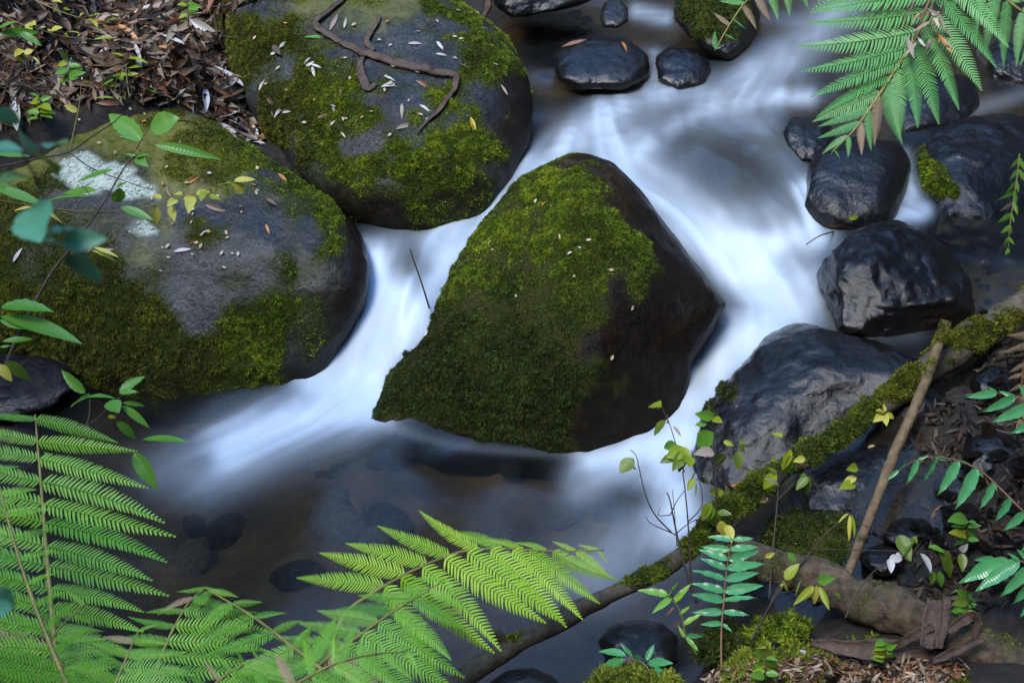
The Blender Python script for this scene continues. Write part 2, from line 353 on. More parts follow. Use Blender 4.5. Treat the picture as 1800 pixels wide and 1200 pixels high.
# water sheet with foam in the places where the stream is broken white
wx = np.arange(-1.75, 2.65, .0125); wy = np.arange(1.7, 6.9, .0125)
WX, WY = np.meshgrid(wx, wy); WZ = blur2(water_z(WX, WY), 4)
STROKES = [  # pixel path, half width, strength
 ([(705,440),(680,490),(620,590),(570,650)],42,1.0),([(780,410),(730,500),(690,590),(640,670)],48,1.0),([(660,450),(670,500),(640,560)],26,.9),([(850,385),(790,410),(740,470)],32,.85),
 ([(560,665),(600,690),(660,700)],28,1.0),([(660,712),(560,725),(470,755),(400,790)],34,.95),([(600,745),(470,790),(360,840)],50,.32),([(480,740),(350,790),(280,830)],45,.22),
 ([(1060,220),(1090,280),(1150,340),(1240,415),(1330,460),(1400,520)],34,.95),([(1100,290),(1170,340),(1260,430),(1330,520)],28,.6),([(1440,410),(1350,430),(1300,460)],30,.85),
 ([(1410,500),(1380,560),(1290,610),(1240,680),(1205,760)],38,.85),([(1320,470),(1380,550),(1330,590)],45,.8),([(1230,660),(1200,740)],24,.6),
 ([(1200,770),(1130,790),(1040,808)],26,.8),([(1170,800),(1185,870),(1195,920)],42,.8),([(1100,820),(1020,850)],34,.4),([(1130,930),(1060,1000)],60,.22),
 ([(1480,10),(1420,70),(1360,120),(1300,165)],38,.5),([(690,752),(800,782),(950,795),(1080,800)],9,.14),([(1150,900),(1080,980),(1000,1030)],50,.14),([(1300,165),(1200,160),(1110,180),(1040,220),(960,290)],26,.7),([(1420,172),(1330,176),(1240,195),(1160,235),(1090,300)],16,.75),([(1140,220),(1080,270),(1060,310)],26,.5),
 ([(940,300),(900,340),(870,380)],26,.6),([(1000,250),(930,310)],30,.55),([(1320,130),(1280,170)],20,.6),
 ([(1412,330),(1425,380),(1430,420)],16,.95),([(1510,385),(1570,382),(1625,372)],13,.95),([(1600,350),(1610,372)],20,.7),([(1590,270),(1600,330)],12,.35),
 ([(1340,240),(1390,290),(1400,330)],26,.3),([(1200,330),(1270,370),(1350,375)],26,.3),([(1250,225),(1340,215)],26,.3),([(1180,250),(1280,300),(1340,370)],60,.2),([(1150,260),(1270,290),(1370,330)],70,.1),([(1170,30),(1120,20)],14,.6),([(1150,95),(1155,130)],10,.35),([(1600,575),(1480,575)],28,.2),([(1800,165),(1690,200)],14,.25)]
ppx, ppy, _ = proj(np.stack([WX.ravel(), WY.ravel(), WZ.ravel()], 1))
foam = np.zeros(ppx.shape); fx = np.zeros(ppx.shape); fy = np.zeros(ppx.shape); fwt = np.full(ppx.shape, 1e-6)
for path, hw, s in STROKES:
    Pp = catmull([(a, b, 0) for a, b in path], 14)[:, :2]; best = np.full(ppx.shape, 1e9); bx = np.zeros(ppx.shape); by = np.zeros(ppx.shape)
    for k in range(len(Pp)-1):
        a = Pp[k]; e = Pp[k+1]-a; t = np.clip(((ppx-a[0])*e[0]+(ppy-a[1])*e[1])/(e@e), 0, 1)
        d = np.hypot(ppx-a[0]-t*e[0], ppy-a[1]-t*e[1]); up = d < best; best = np.where(up, d, best)
        bx = np.where(up, e[0], bx); by = np.where(up, e[1], by)
    g = np.exp(-.5*(best/(hw*.82))**2); foam = 1-(1-foam)*(1-np.clip(s*g*1.05, 0, 1)); nn = np.hypot(bx, by)+1e-6
    g2 = np.exp(-.5*(best/(hw*2))**2); fx += g2*bx/nn; fy += g2*by/nn; fwt += g2
DARK = [(1275,292,85,62,.6),(722,462,26,36,.75),(1235,690,20,60,.2),(1110,875,34,18,.55),(1150,215,45,14,.3),(1250,145,40,16,.4),(690,395,40,18,.4)]
for x, y, rx, ry, s in DARK: foam *= 1-s*np.exp(-.5*(((ppx-x)/rx)**2+((ppy-y)/ry)**2))
sh = WX.shape; fx = (fx/fwt).reshape(sh); fy = (fy/fwt).reshape(sh); nn = np.hypot(fx, fy)+1e-6; fx /= nn; fy /= nn
dwx = fx; dwy = -fy*1.6; nn = np.hypot(dwx, dwy); dwx /= nn; dwy /= nn               # flow direction on the water
wn_ = vnoise(np.stack([WX.ravel()*34, WY.ravel()*34, 0*WX.ravel()], 1), 5).reshape(sh)+.6*vnoise(np.stack([WX.ravel()*70, WY.ravel()*70, 0*WX.ravel()], 1), 6).reshape(sh)
ii, jj = np.meshgrid(np.arange(sh[0], dtype=float), np.arange(sh[1], dtype=float), indexing='ij'); lic = wn_.copy(); cnt = 1
for sgn in (-1, 1):
    ci, cj = ii.copy(), jj.copy()
    for _ in range(14):
        a = np.clip(ci, 0, sh[0]-1).astype(int); b = np.clip(cj, 0, sh[1]-1).astype(int)
        ci += sgn*dwy[a, b]*1.2; cj += sgn*dwx[a, b]*1.2
        lic += wn_[np.clip(ci, 0, sh[0]-1).astype(int), np.clip(cj, 0, sh[1]-1).astype(int)]; cnt += 1
lic = blur2(lic/cnt, 1); lic /= lic.std()
gzy, gzx = np.gradient(blur2(WZ, 3), .0125); slope = np.hypot(gzx, gzy); foam = foam.reshape(sh)**1.35; foam *= np.where(WZ > .15, .68+.6*smooth(slope, .1, .75), 1.)*1.0; foam = np.clip(foam, 0, 1); foam = np.clip(foam+.008+lic*.13*np.clip(foam*2.4-.45, .01, 1)*(1.25-foam), 0, 1)
WZ = WZ+lic*.005*np.clip(foam*2, 0, 1)
keep = ((WZ > ground_z(WX, WY)-.03) & (np.abs(WX) < 9))
wV = np.stack([WX.ravel(), WY.ravel(), WZ.ravel()], 1); wF = grid_faces(len(wx), len(wy)); wF = wF[keep.ravel()[wF].all(1)]
us = np.unique(wF); rm = np.zeros(len(wV), int); rm[us] = np.arange(len(us))
water = link('stream_water', mk_mesh('stream_water', wV[us], rm[wF], True, {'foam': foam.ravel()[us]}), M_WATER); tag(water, kind='structure')

# ------------------------------------------------------------------ boulders
import bmesh
ICO = {}
def ico(sub):
    if sub not in ICO:
        b = bmesh.new(); bmesh.ops.create_icosphere(b, subdivisions=sub, radius=1); b.verts.index_update()
        ICO[sub] = (np.array([v.co[:] for v in b.verts]), np.array([[v.index for v in f.verts] for f in b.faces])); b.free()
    return ICO[sub]
def rock_shape(poly, d_bot, d_top, tf, tb, sub=5, amp=.02, freq=3., seed=0, cuts=0, cutd=.86, p=.85, sm=3, bulge=(), center=None, strata=0., dctrl=()):
    """a closed stone whose outline from the bank is POLY; tf / tb its thickness in metres in front of and behind the outline"""
    poly = np.asarray(poly, float); c = poly.mean(0) if center is None else np.asarray(center, float)
    th = np.linspace(-math.pi, math.pi, 720, endpoint=False); dx, dy = np.cos(th), np.sin(th); R = np.zeros(720)
    for k in range(len(poly)):
        a = poly[k]-c; e = poly[(k+1) % len(poly)]-poly[k]; den = dx*e[1]-dy*e[0]; den = np.where(abs(den) < 1e-9, 1e-9, den)
        t = (a[0]*e[1]-a[1]*e[0])/den; u = (a[0]*dy-a[1]*dx)/den
        R = np.where((u >= -1e-6) & (u <= 1+1e-6) & (t > 0), np.maximum(R, t), R)
    kk = np.exp(-.5*(np.arange(-20, 21)/(sm*2))**2); kk /= kk.sum(); R = np.convolve(np.concatenate([R[-20:], R, R[:20]]), kk, 'valid')
    S, F = ico(sub); s = np.hypot(S[:, 0], S[:, 1]); ang = np.arctan2(-S[:, 1], S[:, 0])
    rad = np.interp(ang, np.concatenate([th, [math.pi]]), np.concatenate([R, R[:1]]))
    s2 = s**p; px = c[0]+rad*s2*np.cos(ang); py = c[1]+rad*s2*np.sin(ang)
    y0, y1 = poly[:, 1].min(), poly[:, 1].max(); d = d_bot+(d_top-d_bot)*(y1-py)/(y1-y0)
    for bx, by, br, bh in dctrl: d = d+bh*np.exp(-.5*((px-bx)**2+(py-by)**2)/br**2)
    z = S[:, 2]; off = np.where(z > 0, tf, tb)*np.sign(z)*np.abs(z)**.8
    for bx, by, br, bh in bulge: off = off+np.where(z > 0, bh*np.exp(-.5*((px-bx)**2+(py-by)**2)/br**2)*np.clip(z*3, 0, 1), 0)
    r0 = ray(c[0], c[1]); r0 = r0/np.linalg.norm(r0)
    V = at_d(px, py, d)-off[:, None]*r0
    if V[F[0]].size and np.sum(np.cross(V[F[:, 1]]-V[F[:, 0]], V[F[:, 2]]-V[F[:, 0]])*(V[F].mean(1)-V.mean(0))) < 0: F = F[:, ::-1]
    rr = np.random.default_rng(seed+100); ctr = V.mean(0)
    for _ in range(cuts):
        nv = rr.normal(size=3); nv[2] = abs(nv[2])*.6; nv /= np.linalg.norm(nv); h = (V-ctr)@nv; lim = h.max()*rr.uniform(cutd, .97)
        ex = np.clip(h-lim, 0, None); V = V-nv*(ex*.88)[:, None]
    N = vnormals(V, F); V = V+N*(amp*fbm(V, freq, 5, seed)+amp*.34*fbm(V, freq*6, 4, seed+9))[:, None]
    if strata: V = V+N*(strata*np.abs(fbm(V*[1, 1, 2.2], freq*2.3, 3, seed+31)))[:, None]
    return V, F
def poly_mask(V, polys, soft=12, nz=22, freq=14, seed=0):
    px, py, _ = proj(V); r = np.full(len(V), -1e9); w = fbm(V, freq, 4, seed)*nz*2
    for P in polys: r = np.maximum(r, sdf_poly(px, py, P))
    return smooth(r+w, -soft, soft)
def sample(V, F, w, n, r):
    T = V[F]; A = .5*np.linalg.norm(np.cross(T[:, 1]-T[:, 0], T[:, 2]-T[:, 0]), axis=1)*w; s = A.sum()
    if s <= 0: return None
    k = r.choice(len(F), n, p=A/s); a, b = r.random(n), r.random(n); q = a+b > 1; a[q] = 1-a[q]; b[q] = 1-b[q]
    return T[k, 0]+(T[k, 1]-T[k, 0])*a[:, None]+(T[k, 2]-T[k, 0])*b[:, None], k
PAL_MOSS = np.array([(.016, .03, .004), (.06, .105, .008), (.14, .21, .012), (.3, .38, .02)])
PAL_OLIVE = np.array([(.018, .024, .004), (.055, .068, .008), (.125, .14, .012), (.24, .25, .022)])
PAL_MOSSD = np.array([(.02, .035, .006), (.045, .08, .008), (.1, .14, .012), (.18, .22, .02)])
PAL_DARK = np.array([(.006, .012, .003), (.016, .03, .006), (.035, .062, .01), (.08, .12, .018)])
def moss_tufts(V, F, mask, n, length=.011, width=.0032, pal=PAL_MOSS, seed=0, droop=.35, bare=.22, base=None, palmix=None):
    """thousands of small moss leaves growing out of a surface"""
    r = np.random.default_rng(seed+500); F = tris(F); N = vnormals(V, F); FN = N[F].mean(1); ctr = V[F].mean(1)
    w = mask[F].mean(1); w = np.where(w < bare, 0, w); vw = C0-ctr; vw /= np.linalg.norm(vw, axis=1)[:, None]; fc = np.sum(FN*vw, 1)
    w = w*np.where(fc < -.15, .12, 1.)
    q = sample(V, F, w, n, r)
    if q is None: return None
    P, k = q; nn = FN[k]; cl = fbm(P, 38, 2, seed+3); big = fbm(P, 7, 3, seed+4)
    keep = r.random(n) < (.8+.4*cl)*smooth(mask[F].mean(1)[k], .12, .95); P = P[keep]; k = k[keep]; nn = nn[keep]; cl = cl[keep]; big = big[keep]; n = len(P)
    d = nn+r.normal(size=(n, 3))*.75+np.array([0, 0, -droop]); d /= np.linalg.norm(d, axis=1)[:, None]
    t = np.cross(d, r.normal(size=(n, 3))); t /= np.linalg.norm(t, axis=1)[:, None]
    mv = mask[F].mean(1)[k]; L = length*(.55+.8*r.random(n))*(1+.4*cl)*(.45+.55*mv); W = width*(.6+.7*r.random(n)); lift = P+nn*(L*np.clip(.2+.9*cl, -.1, 1.)*mv)[:, None]
    mid = lift+d*(L*.5)[:, None]; tip = lift+d*L[:, None]+np.array([0, 0, -1.])*(L*.2)[:, None]
    VV = np.stack([lift-t*W[:, None], tip, lift+t*W[:, None]], 1).reshape(-1, 3)
    i = np.arange(n)*3; FF = np.stack([i, i+1, i+2], 1)
    u = np.clip(.42+.55*cl+.45*big+.22*r.normal(size=n), 0, 1)*2.999; a = u.astype(int); f = (u-a)[:, None]
    c = pal[a]*(1-f)+pal[np.minimum(a+1, 3)]*f
    if palmix is not None:
        pal2, mk = palmix; g = mk[F].mean(1)[k][:, None]; c = c*(1-g)+(pal2[a]*(1-f)+pal2[np.minimum(a+1, 3)]*f)*g
    br = (r.random(n) < .05)[:, None]; c = np.where(br, np.array([.16, .1, .03])*(.5+r.random((n, 1))), c)
    return VV, FF, np.repeat(c, 3, 0)
def add_moss(root, base, V, F, mask, n, name='moss', **kw):
    q = moss_tufts(V, F, mask, n, **kw)
    if q is None: return
    VV, FF, cc = q; o = link(name, mk_mesh(name, VV-base, FF, False, None, cc), M_MOSS, root); o['kind'] = 'stuff'; return o
def add_rock(name, label, shape, mat, cat='boulder', group=None, moss=None, wet=1., lichen=None, algae=None, dark_brown=None):
    V, F = shape; z0 = V[:, 2].min(); base = np.array([V[:, 0].mean(), V[:, 1].mean(), z0]); n = len(V)
    one = lambda v: np.full(n, float(v)) if np.isscalar(v) else v
    band = smooth(V[:, 2]-water_z(V[:, 0], V[:, 1])+.035*fbm(V, 9, 3, 2), .13, .03)
    at = {'wet': np.maximum(one(wet), band), 'moss': one(0 if moss is None else moss), 'lichen': one(0 if lichen is None else lichen), 'algae': one(0 if algae is None else algae), 'dark_brown': one(0 if dark_brown is None else dark_brown)}
    o = link(name, mk_mesh(name, V-base, F, True, at), mat, None, base); tag(o, label, cat, group); add_surf(V, F); return o, base

def relief(V, F, m):
    N = vnormals(V, F); return V+N*(m*(.004+.011*np.clip(fbm(V, 16, 3, 71)+.1, -.3, 1)+.005*fbm(V, 45, 2, 72)))[:, None]
# left boulder with the lichen
s1 = rock_shape([(-150,330),(-60,250),(60,222),(150,186),(235,172),(330,192),(420,245),(500,298),(575,352),(630,400),(655,460),(652,510),(625,570),(590,625),(560,680),(520,735),(380,755),(230,725),(120,675),(40,630),(-60,600),(-150,520)],
                4.82, 5.22, .36, .55, 6, .022, 2.2, 1, 0, p=.8, bulge=[(430,440,90,.05),(170,480,120,.05),(300,300,120,.02)], center=(270,440), dctrl=[(660,490,110,-.2)])
V, F = s1; px, py, _ = proj(V)
moss1 = np.maximum.reduce([
  poly_mask(V, [[(-200,470),(60,440),(200,450),(285,455),(290,560),(380,580),(440,540),(470,480),(520,475),(545,530),(520,610),(470,690),(300,680),(-200,640)]], 30, 34, 8, 1),
  poly_mask(V, [[(480,290),(580,350),(600,400),(590,430),(540,380),(500,340),(470,300)], [(490,455),(570,447),(575,490),(500,495)], [(340,395),(400,385),(410,430),(350,440)]], 20, 28, 12, 2),
  .9*poly_mask(V, [[(270,225),(420,245),(480,300),(440,330),(370,330),(290,290)], [(-200,330),(90,300),(100,400),(210,420),(60,470),(-200,480)], [(200,175),(320,180),(420,250),(300,215)]], 26, 44, 12, 3)-.06])
lich1 = poly_mask(V, [[(108,285),(135,270),(165,272),(190,287),(225,298),(250,315),(285,333),(283,346),(255,345),(225,352),(200,335),(150,340),(108,315)], [(244,393),(268,391),(271,414),(247,416)]], 3, 7, 30, 4)
alg1 = .9*poly_mask(V, [[(-100,240),(150,180),(330,185),(460,290),(420,350),(330,330),(280,330),(180,260),(60,330),(-100,400)], [(225,400),(290,390),(280,460),(230,450)]], 26, 34, 8, 5)*(1-lich1)
moss1 *= 1-lich1
film1 = .55*(1-poly_mask(V, [[(290,340),(430,330),(470,400),(440,470),(410,540),(300,570),(260,520),(280,440)]], 40, 60, 8, 91))*(1-lich1)*(1-smooth(px, 540, 620))*smooth(fbm(V, 11, 4, 92), -.35, .35)
moss1 = np.clip(np.maximum(moss1, film1), 0, 1); V = relief(V, F, moss1); s1 = (V, F)
dark1 = np.clip(smooth(px+30*fbm(V, 6, 3, 93), 520, 610)+smooth(py, 610, 670), 0, 1)  # dark brown towards the right side and the foot
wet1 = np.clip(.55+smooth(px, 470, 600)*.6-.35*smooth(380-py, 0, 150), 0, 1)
r1, b1 = add_rock('mossy_boulder', 'big round boulder with white lichen patch and moss, beside the litter bank', s1, M_ROCK_GREY, moss=np.clip(moss1, 0, 1), wet=wet1, lichen=lich1, algae=alg1, dark_brown=dark1)
low1 = smooth(py, 420, 520)
add_moss(r1, b1, V, F, np.clip(moss1, 0, 1), 330000, length=.0085, width=.0019, pal=PAL_OLIVE, palmix=(PAL_MOSS, smooth(px, 330, 470)), seed=1)
# lichen crust as raised lobes
def lichen_lobes(root, base, V, F, mask, n):
    r = np.random.default_rng(77); N = vnormals(V, F); q = sample(V, F, np.where(mask[F].mean(1) > .4, 1., 0), n, r)
    P, k = q; nn = N[F].mean(1)[k]; S, TF = ico(1); VV = []; FF = []
    for i in range(n):
        u = np.cross(nn[i], [1, 0, .3]); u /= np.linalg.norm(u); w = np.cross(nn[i], u); rad = r.uniform(.004, .010)
        VV.append(P[i]+(S[:, :1]*u+S[:, 1:2]*w)*rad+S[:, 2:]*nn[i]*rad*.45); FF.append(TF+len(S)*i)
    VV = np.vstack(VV); m_ = mk_mesh('lichen', VV-base, np.vstack(FF), True, {'lichen': np.ones(len(VV)), 'wet': np.zeros(len(VV))})
    o = link('lichen', m_, M_ROCK_GREY, root); o['kind'] = 'stuff'; o['label'] = 'pale mint lichen crust'
lichen_lobes(r1, b1, V, F, lich1, 520)

# upper boulder
s2 = rock_shape([(372,-60),(378,20),(400,90),(425,170),(470,235),(530,310),(590,370),(660,400),(760,408),(850,385),(900,325),(930,250),(934,170),(915,100),(872,45),(800,0),(740,-70),(560,-110)],
                5.12, 5.8, .34, .6, 6, .018, 2.4, 5, 0, p=.8, bulge=[(700,250,110,.06),(560,200,120,.03),(760,300,80,.04)], center=(670,170))
V, F = s2; px, py, _ = proj(V)
moss2 = np.maximum.reduce([
  poly_mask(V, [[(740,0),(800,5),(870,45),(915,100),(920,140),(880,135),(840,130),(820,90),(790,45),(750,30)], [(640,265),(720,240),(800,205),(870,220),(880,260),(840,320),(760,355),(640,330),(560,300),(470,240),(560,262)]], 18, 24, 11, 6),
  poly_mask(V, [[(380,0),(500,30),(560,70),(550,110),(480,120),(420,170),(400,100)], [(440,150),(560,110),(620,150),(600,220),(640,240),(540,255),(470,230)], [(735,165),(790,135),(830,140),(830,180),(770,190)], [(640,180),(700,170),(720,200),(640,220)]], 26, 42, 11, 7)])
alg2 = .6*poly_mask(V, [[(480,-60),(760,-60),(740,20),(640,40),(500,30)]], 20, 26, 9, 8)
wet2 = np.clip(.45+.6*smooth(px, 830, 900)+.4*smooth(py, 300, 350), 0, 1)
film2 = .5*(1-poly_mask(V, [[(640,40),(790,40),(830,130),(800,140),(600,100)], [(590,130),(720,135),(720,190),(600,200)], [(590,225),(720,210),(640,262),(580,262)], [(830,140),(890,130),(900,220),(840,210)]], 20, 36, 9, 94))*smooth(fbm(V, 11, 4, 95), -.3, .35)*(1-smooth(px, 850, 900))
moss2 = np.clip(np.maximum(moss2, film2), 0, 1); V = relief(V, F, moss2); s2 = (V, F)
dark2 = np.clip(smooth(px+25*fbm(V, 6, 3, 96), 850, 900)+smooth(py+30*fbm(V, 6, 3, 97), 300, 340), 0, 1)  # dark brown right edge; waterline staining and underside shade put into the colour
r2, b2 = add_rock('mossy_boulder', 'broad grey boulder patched with moss under a bent strip of bark', s2, M_ROCK_GREY, moss=moss2, wet=wet2, algae=alg2, dark_brown=dark2)
add_moss(r2, b2, V, F, moss2, 330000, length=.0085, width=.0019, pal=PAL_MOSS, palmix=(PAL_OLIVE, smooth(-px, -640, -480)), seed=2)

# centre rock
s3 = rock_shape([(1003,272),(950,293),(905,330),(862,378),(815,440),(770,530),(720,605),(680,675),(648,752),(668,800),(780,830),(930,845),(1080,840),(1180,810),(1205,720),(1218,640),(1252,580),(1277,535),(1240,478),(1180,408),(1122,338),(1078,290),(1035,273)],
                4.56, 5.02, .2, .4, 6, .018, 2.6, 11, 0, p=.9, sm=.5, bulge=[(1060,470,90,.12),(1010,650,130,.16),(900,600,110,.06),(1040,360,60,.05),(1050,340,40,.04),(1085,430,45,.05),(1075,520,50,.05),(1045,620,55,.05)], center=(970,570), dctrl=[(1275,545,90,-.2),(650,750,70,-.1)])
V, F = s3; px, py, _ = proj(V)
moss3 = np.maximum.reduce([
  poly_mask(V, [[(905,330),(960,290),(1010,275),(1045,310),(1040,350),(1080,380),(1110,440),(1095,520),(1050,570),(990,560),(960,480),(930,420),(920,370)], [(1060,620),(1040,700),(1010,770),(900,780),(640,760),(680,660),(760,530),(830,470),(850,560),(900,590),(960,600)]], 26, 48, 9, 11),
  poly_mask(V, [[(860,380),(900,420),(850,450),(815,470)], [(820,460),(930,470),(930,560),(860,560)]], 26, 44, 12, 12),
  .5*poly_mask(V, [[(640,770),(690,650),(800,450),(900,330),(1000,272),(1030,310),(1070,440),(1050,560),(1020,650),(980,790)]], 30, 60, 7, 13)])
wet3 = np.clip(.35+.75*smooth(px+.35*(py-500), 1040, 1110)+.4*smooth(py, 620, 720), 0, 1)
moss3 = np.clip(moss3, 0, 1); V = relief(V, F, moss3); s3 = (V, F); dark3 = .85*smooth(px+.35*(py-500)+30*fbm(V, 5, 3, 98), 1010, 1110)  # face turns dark brown towards the right
r3, b3 = add_rock('pointed_boulder', 'pointed pyramid boulder, mossy left face and bare wet brown right face', s3, M_ROCK_BROWN, moss=moss3, wet=wet3, dark_brown=dark3)
add_moss(r3, b3, V, F, moss3, 380000, length=.0085, width=.0019, pal=PAL_MOSS, palmix=(PAL_DARK, smooth(py, 430, 600)), seed=3, droop=.6)  # lower moss darker: mostly shade put into the colour, partly other moss

# dark stones of the stream, each with its outline
def simple_rock(name, label, poly, db, dt, tf, tb, mat=None, sub=5, amp=.016, freq=4, seed=0, cuts=5, wet=1., moss=None, nm=0, pal=PAL_DARK, cat='boulder', group=None, ln=.01, **kw):
    s = rock_shape(poly, db, dt, tf, tb, sub, amp, freq, seed, cuts, **kw); V, F = s
    mk = poly_mask(V, moss, 8, 14, 16, seed) if moss else None
    o, b = add_rock(name, label, s, mat or M_ROCK_WET, cat, group, moss=mk, wet=wet)
    if nm: add_moss(o, b, V, F, mk, nm, length=ln, pal=pal, seed=seed+20)
    return o
simple_rock('wet_boulder', 'large blue-black wet boulder behind the mossy branch', [(1392,566),(1350,588),(1308,640),(1268,682),(1232,735),(1216,800),(1222,870),(1260,930),(1380,950),(1520,930),(1640,880),(1720,800),(1735,740),(1690,690),(1630,642),(1560,612),(1480,588),(1430,570)],
            4.2, 4.56, .2, .35, None, 6, .02, 3.0, 21, 3, 1., [[(1265,672),(1298,672),(1298,705),(1262,705)], [(1235,710),(1262,705),(1258,735),(1232,735)]], 3500, PAL_DARK, bulge=[(1440,650,60,.03),(1330,760,60,.03),(1560,720,50,-.05),(1470,760,60,-.03)], p=.8, strata=.016, dctrl=[(1640,670,110,-.2)])
simple_rock('wet_boulder', 'low wet boulder below the mossy branch, near the leaning stick', [(1372,895),(1400,830),(1470,800),(1560,770),(1640,790),(1660,840),(1620,890),(1540,930),(1440,940),(1385,930)],
            3.95, 4.15, .12, .2, None, 5, .018, 4, 22, 3, p=.8, strata=.008)
simple_rock('mossy_boulder', 'dark shaded boulder with thin moss behind the fallen log', [(1330,960),(1370,900),(1460,890),(1550,905),(1600,960),(1590,1030),(1500,1060),(1390,1050),(1340,1010)],
            3.72, 3.95, .1, .2, M_ROCK_BLACK, 5, .015, 4, 23, 2, 1., [[(1330,900),(1600,900),(1600,1040),(1330,1040)]], 9000, PAL_DARK)
simple_rock('wet_boulder', 'black angular wet boulder with a notch, leaves caught on its upstream corner', [(1512,392),(1475,412),(1447,450),(1432,492),(1462,530),(1475,585),(1560,600),(1650,590),(1712,560),(1720,505),(1685,462),(1642,424),(1590,396)],
            4.52, 4.78, .17, .25, None, 6, .018, 4, 24, 7, cutd=.78, p=.8, strata=.02, bulge=[(1540,470,30,.03),(1545,490,9,-.03),(1520,500,40,.02)])
simple_rock('wet_boulder', 'square black boulder below the hanging fern', [(1442,262),(1412,288),(1407,350),(1425,395),(1500,410),(1570,395),(1592,335),(1600,282),(1578,252),(1500,243)],
            4.98, 5.22, .15, .25, M_ROCK_BLACK, 5, .012, 4, 25, 5, p=.75)
simple_rock('wet_stone', 'small round glossy black stone beside the smooth cascade', [(1392,207),(1374,228),(1380,258),(1408,290),(1450,285),(1475,250),(1455,212)],
            5.2, 5.32, .08, .12, M_ROCK_BLACK, 5, .01, 5, 26, 2, cat='stone')
simple_rock('wet_boulder', 'flat topped dark boulder with a moss tuft on its left edge', [(1690,212),(1640,238),(1604,285),(1608,330),(1630,385),(1650,450),(1760,480),(1900,440),(1920,300),(1880,215),(1780,203)],
            4.98, 5.4, .2, .3, None, 6, .018, 4, 27, 4, 1., [[(1600,270),(1635,262),(1660,300),(1700,330),(1690,350),(1640,345),(1605,335)]], 9000, PAL_MOSS, p=.75, strata=.012, bulge=[(1720,330,60,.06)])
simple_rock('wet_boulder', 'dark boulder in the shade right under the hanging fern', [(1560,180),(1600,140),(1660,125),(1710,140),(1725,180),(1700,220),(1640,245),(1580,240)],
            5.35, 5.55, .12, .2, M_ROCK_BLACK, 5, .012, 4, 28, 4)
simple_rock('wet_boulder', 'flat wet brown boulder carrying one orange leaf, upstream pool', [(972,95),(988,74),(1040,60),(1108,64),(1142,98),(1145,135),(1095,160),(1020,160),(980,140)],
            5.6, 5.82, .11, .18, M_ROCK_WET, 5, .011, 5, 29, 4, p=.75)
simple_rock('wet_stone', 'low wet stone with a trickle beside the flat brown boulder', [(1150,100),(1175,80),(1225,88),(1248,115),(1240,150),(1190,160),(1155,140)],
            5.62, 5.78, .08, .12, M_ROCK_WET, 5, .01, 6, 30, 3, cat='stone')
simple_rock('mossy_boulder', 'round dark boulder speckled with green moss beside the upper cascade', [(1192,-10),(1184,30),(1208,62),(1238,92),(1285,110),(1322,80),(1336,30),(1318,-20),(1250,-50)],
            5.78, 6.0, .14, .22, M_ROCK_WET, 5, .012, 5, 31, 2, 1., [[(1184,-40),(1330,-40),(1300,60),(1270,80),(1215,70),(1184,30)]], 9000, PAL_DARK)
simple_rock('wet_stone', 'small pale wet stone standing in the upstream shallows', [(1052,30),(1062,5),(1085,-5),(1103,12),(1105,38),(1085,50),(1060,48)],
            5.85, 5.95, .05, .07, M_ROCK_GREY, 5, .008, 8, 32, 3, cat='stone')
simple_rock('drowned_boulder', 'large smooth round boulder drowned under the glassy cascade', [(1085,255),(1150,208),(1255,192),(1350,212),(1392,275),(1385,345),(1330,395),(1250,390),(1160,345)],
            5.12, 5.49, .1, .2, M_ROCK_PALE, 5, .006, 3, 46, 0, .0, p=.75)
simple_rock('wet_stone', 'rounded stone behind the thin twig in the left cascade', [(690,470),(705,440),(735,432),(755,455),(750,490),(720,515),(695,505)],
            4.81, 4.87, .05, .12, M_ROCK_WET, 5, .006, 5, 34, 0, cat='stone')
simple_rock('wet_boulder', 'black dripping rock on the right bank above the branch', [(1745,440),(1790,410),(1880,400),(1920,500),(1880,600),(1790,590),(1740,560),(1725,500)],
            4.7, 5.0, .12, .3, M_ROCK_BLACK, 5, .03, 6, 35, 4, strata=.02)
simple_rock('wet_boulder', 'dark wet rock in the shade beyond the upstream pool', [(860,-20),(900,-60),(1000,-70),(1050,-40),(1040,0),(980,20),(900,30),(870,10)],
            5.9, 6.1, .12, .3, M_ROCK_BLACK, 5, .02, 5, 36, 4)
simple_rock('wet_boulder', 'dark wet rock at the top right behind the fern tips', [(1735,90),(1760,60),(1830,50),(1880,100),(1860,160),(1790,165),(1745,140)],
            5.6, 5.8, .1, .25, M_ROCK_BLACK, 5, .02, 5, 37, 4)
simple_rock('wet_stone', 'blue-black glistening stone in the pool below the branch end', [(1052,1125),(1075,1098),(1120,1088),(1165,1096),(1190,1120),(1190,1165),(1130,1185),(1070,1170)],
            3.42, 3.58, .07, .12, None, 5, .01, 7, 38, 3, cat='stone')
simple_rock('wet_stone', 'dark stone at the waterline under the branch butt', [(860,1200),(895,1178),(940,1172),(975,1190),(1000,1230),(930,1260),(870,1240)],
            3.32, 3.42, .06, .12, None, 5, .01, 7, 39, 2, cat='stone')
simple_rock('wet_stone', 'smooth grey stone lying against the fallen log', [(1575,1050),(1595,1022),(1635,1012),(1670,1030),(1690,1065),(1660,1090),(1600,1085)],
            3.5, 3.62, .06, .12, M_ROCK_WET, 5, .008, 7, 40, 1, .4, cat='stone')
simple_rock('mossy_stone', 'pale green stone coated in moss beyond the log end', [(1660,1195),(1700,1168),(1770,1158),(1840,1165),(1860,1230),(1760,1260),(1680,1240)],
            3.05, 3.25, .08, .2, M_ROCK_PALE, 5, .012, 6, 41, 1, .1, [[(1640,1150),(1860,1150),(1860,1260),(1640,1260)]], 9000, PAL_OLIVE, cat='stone')
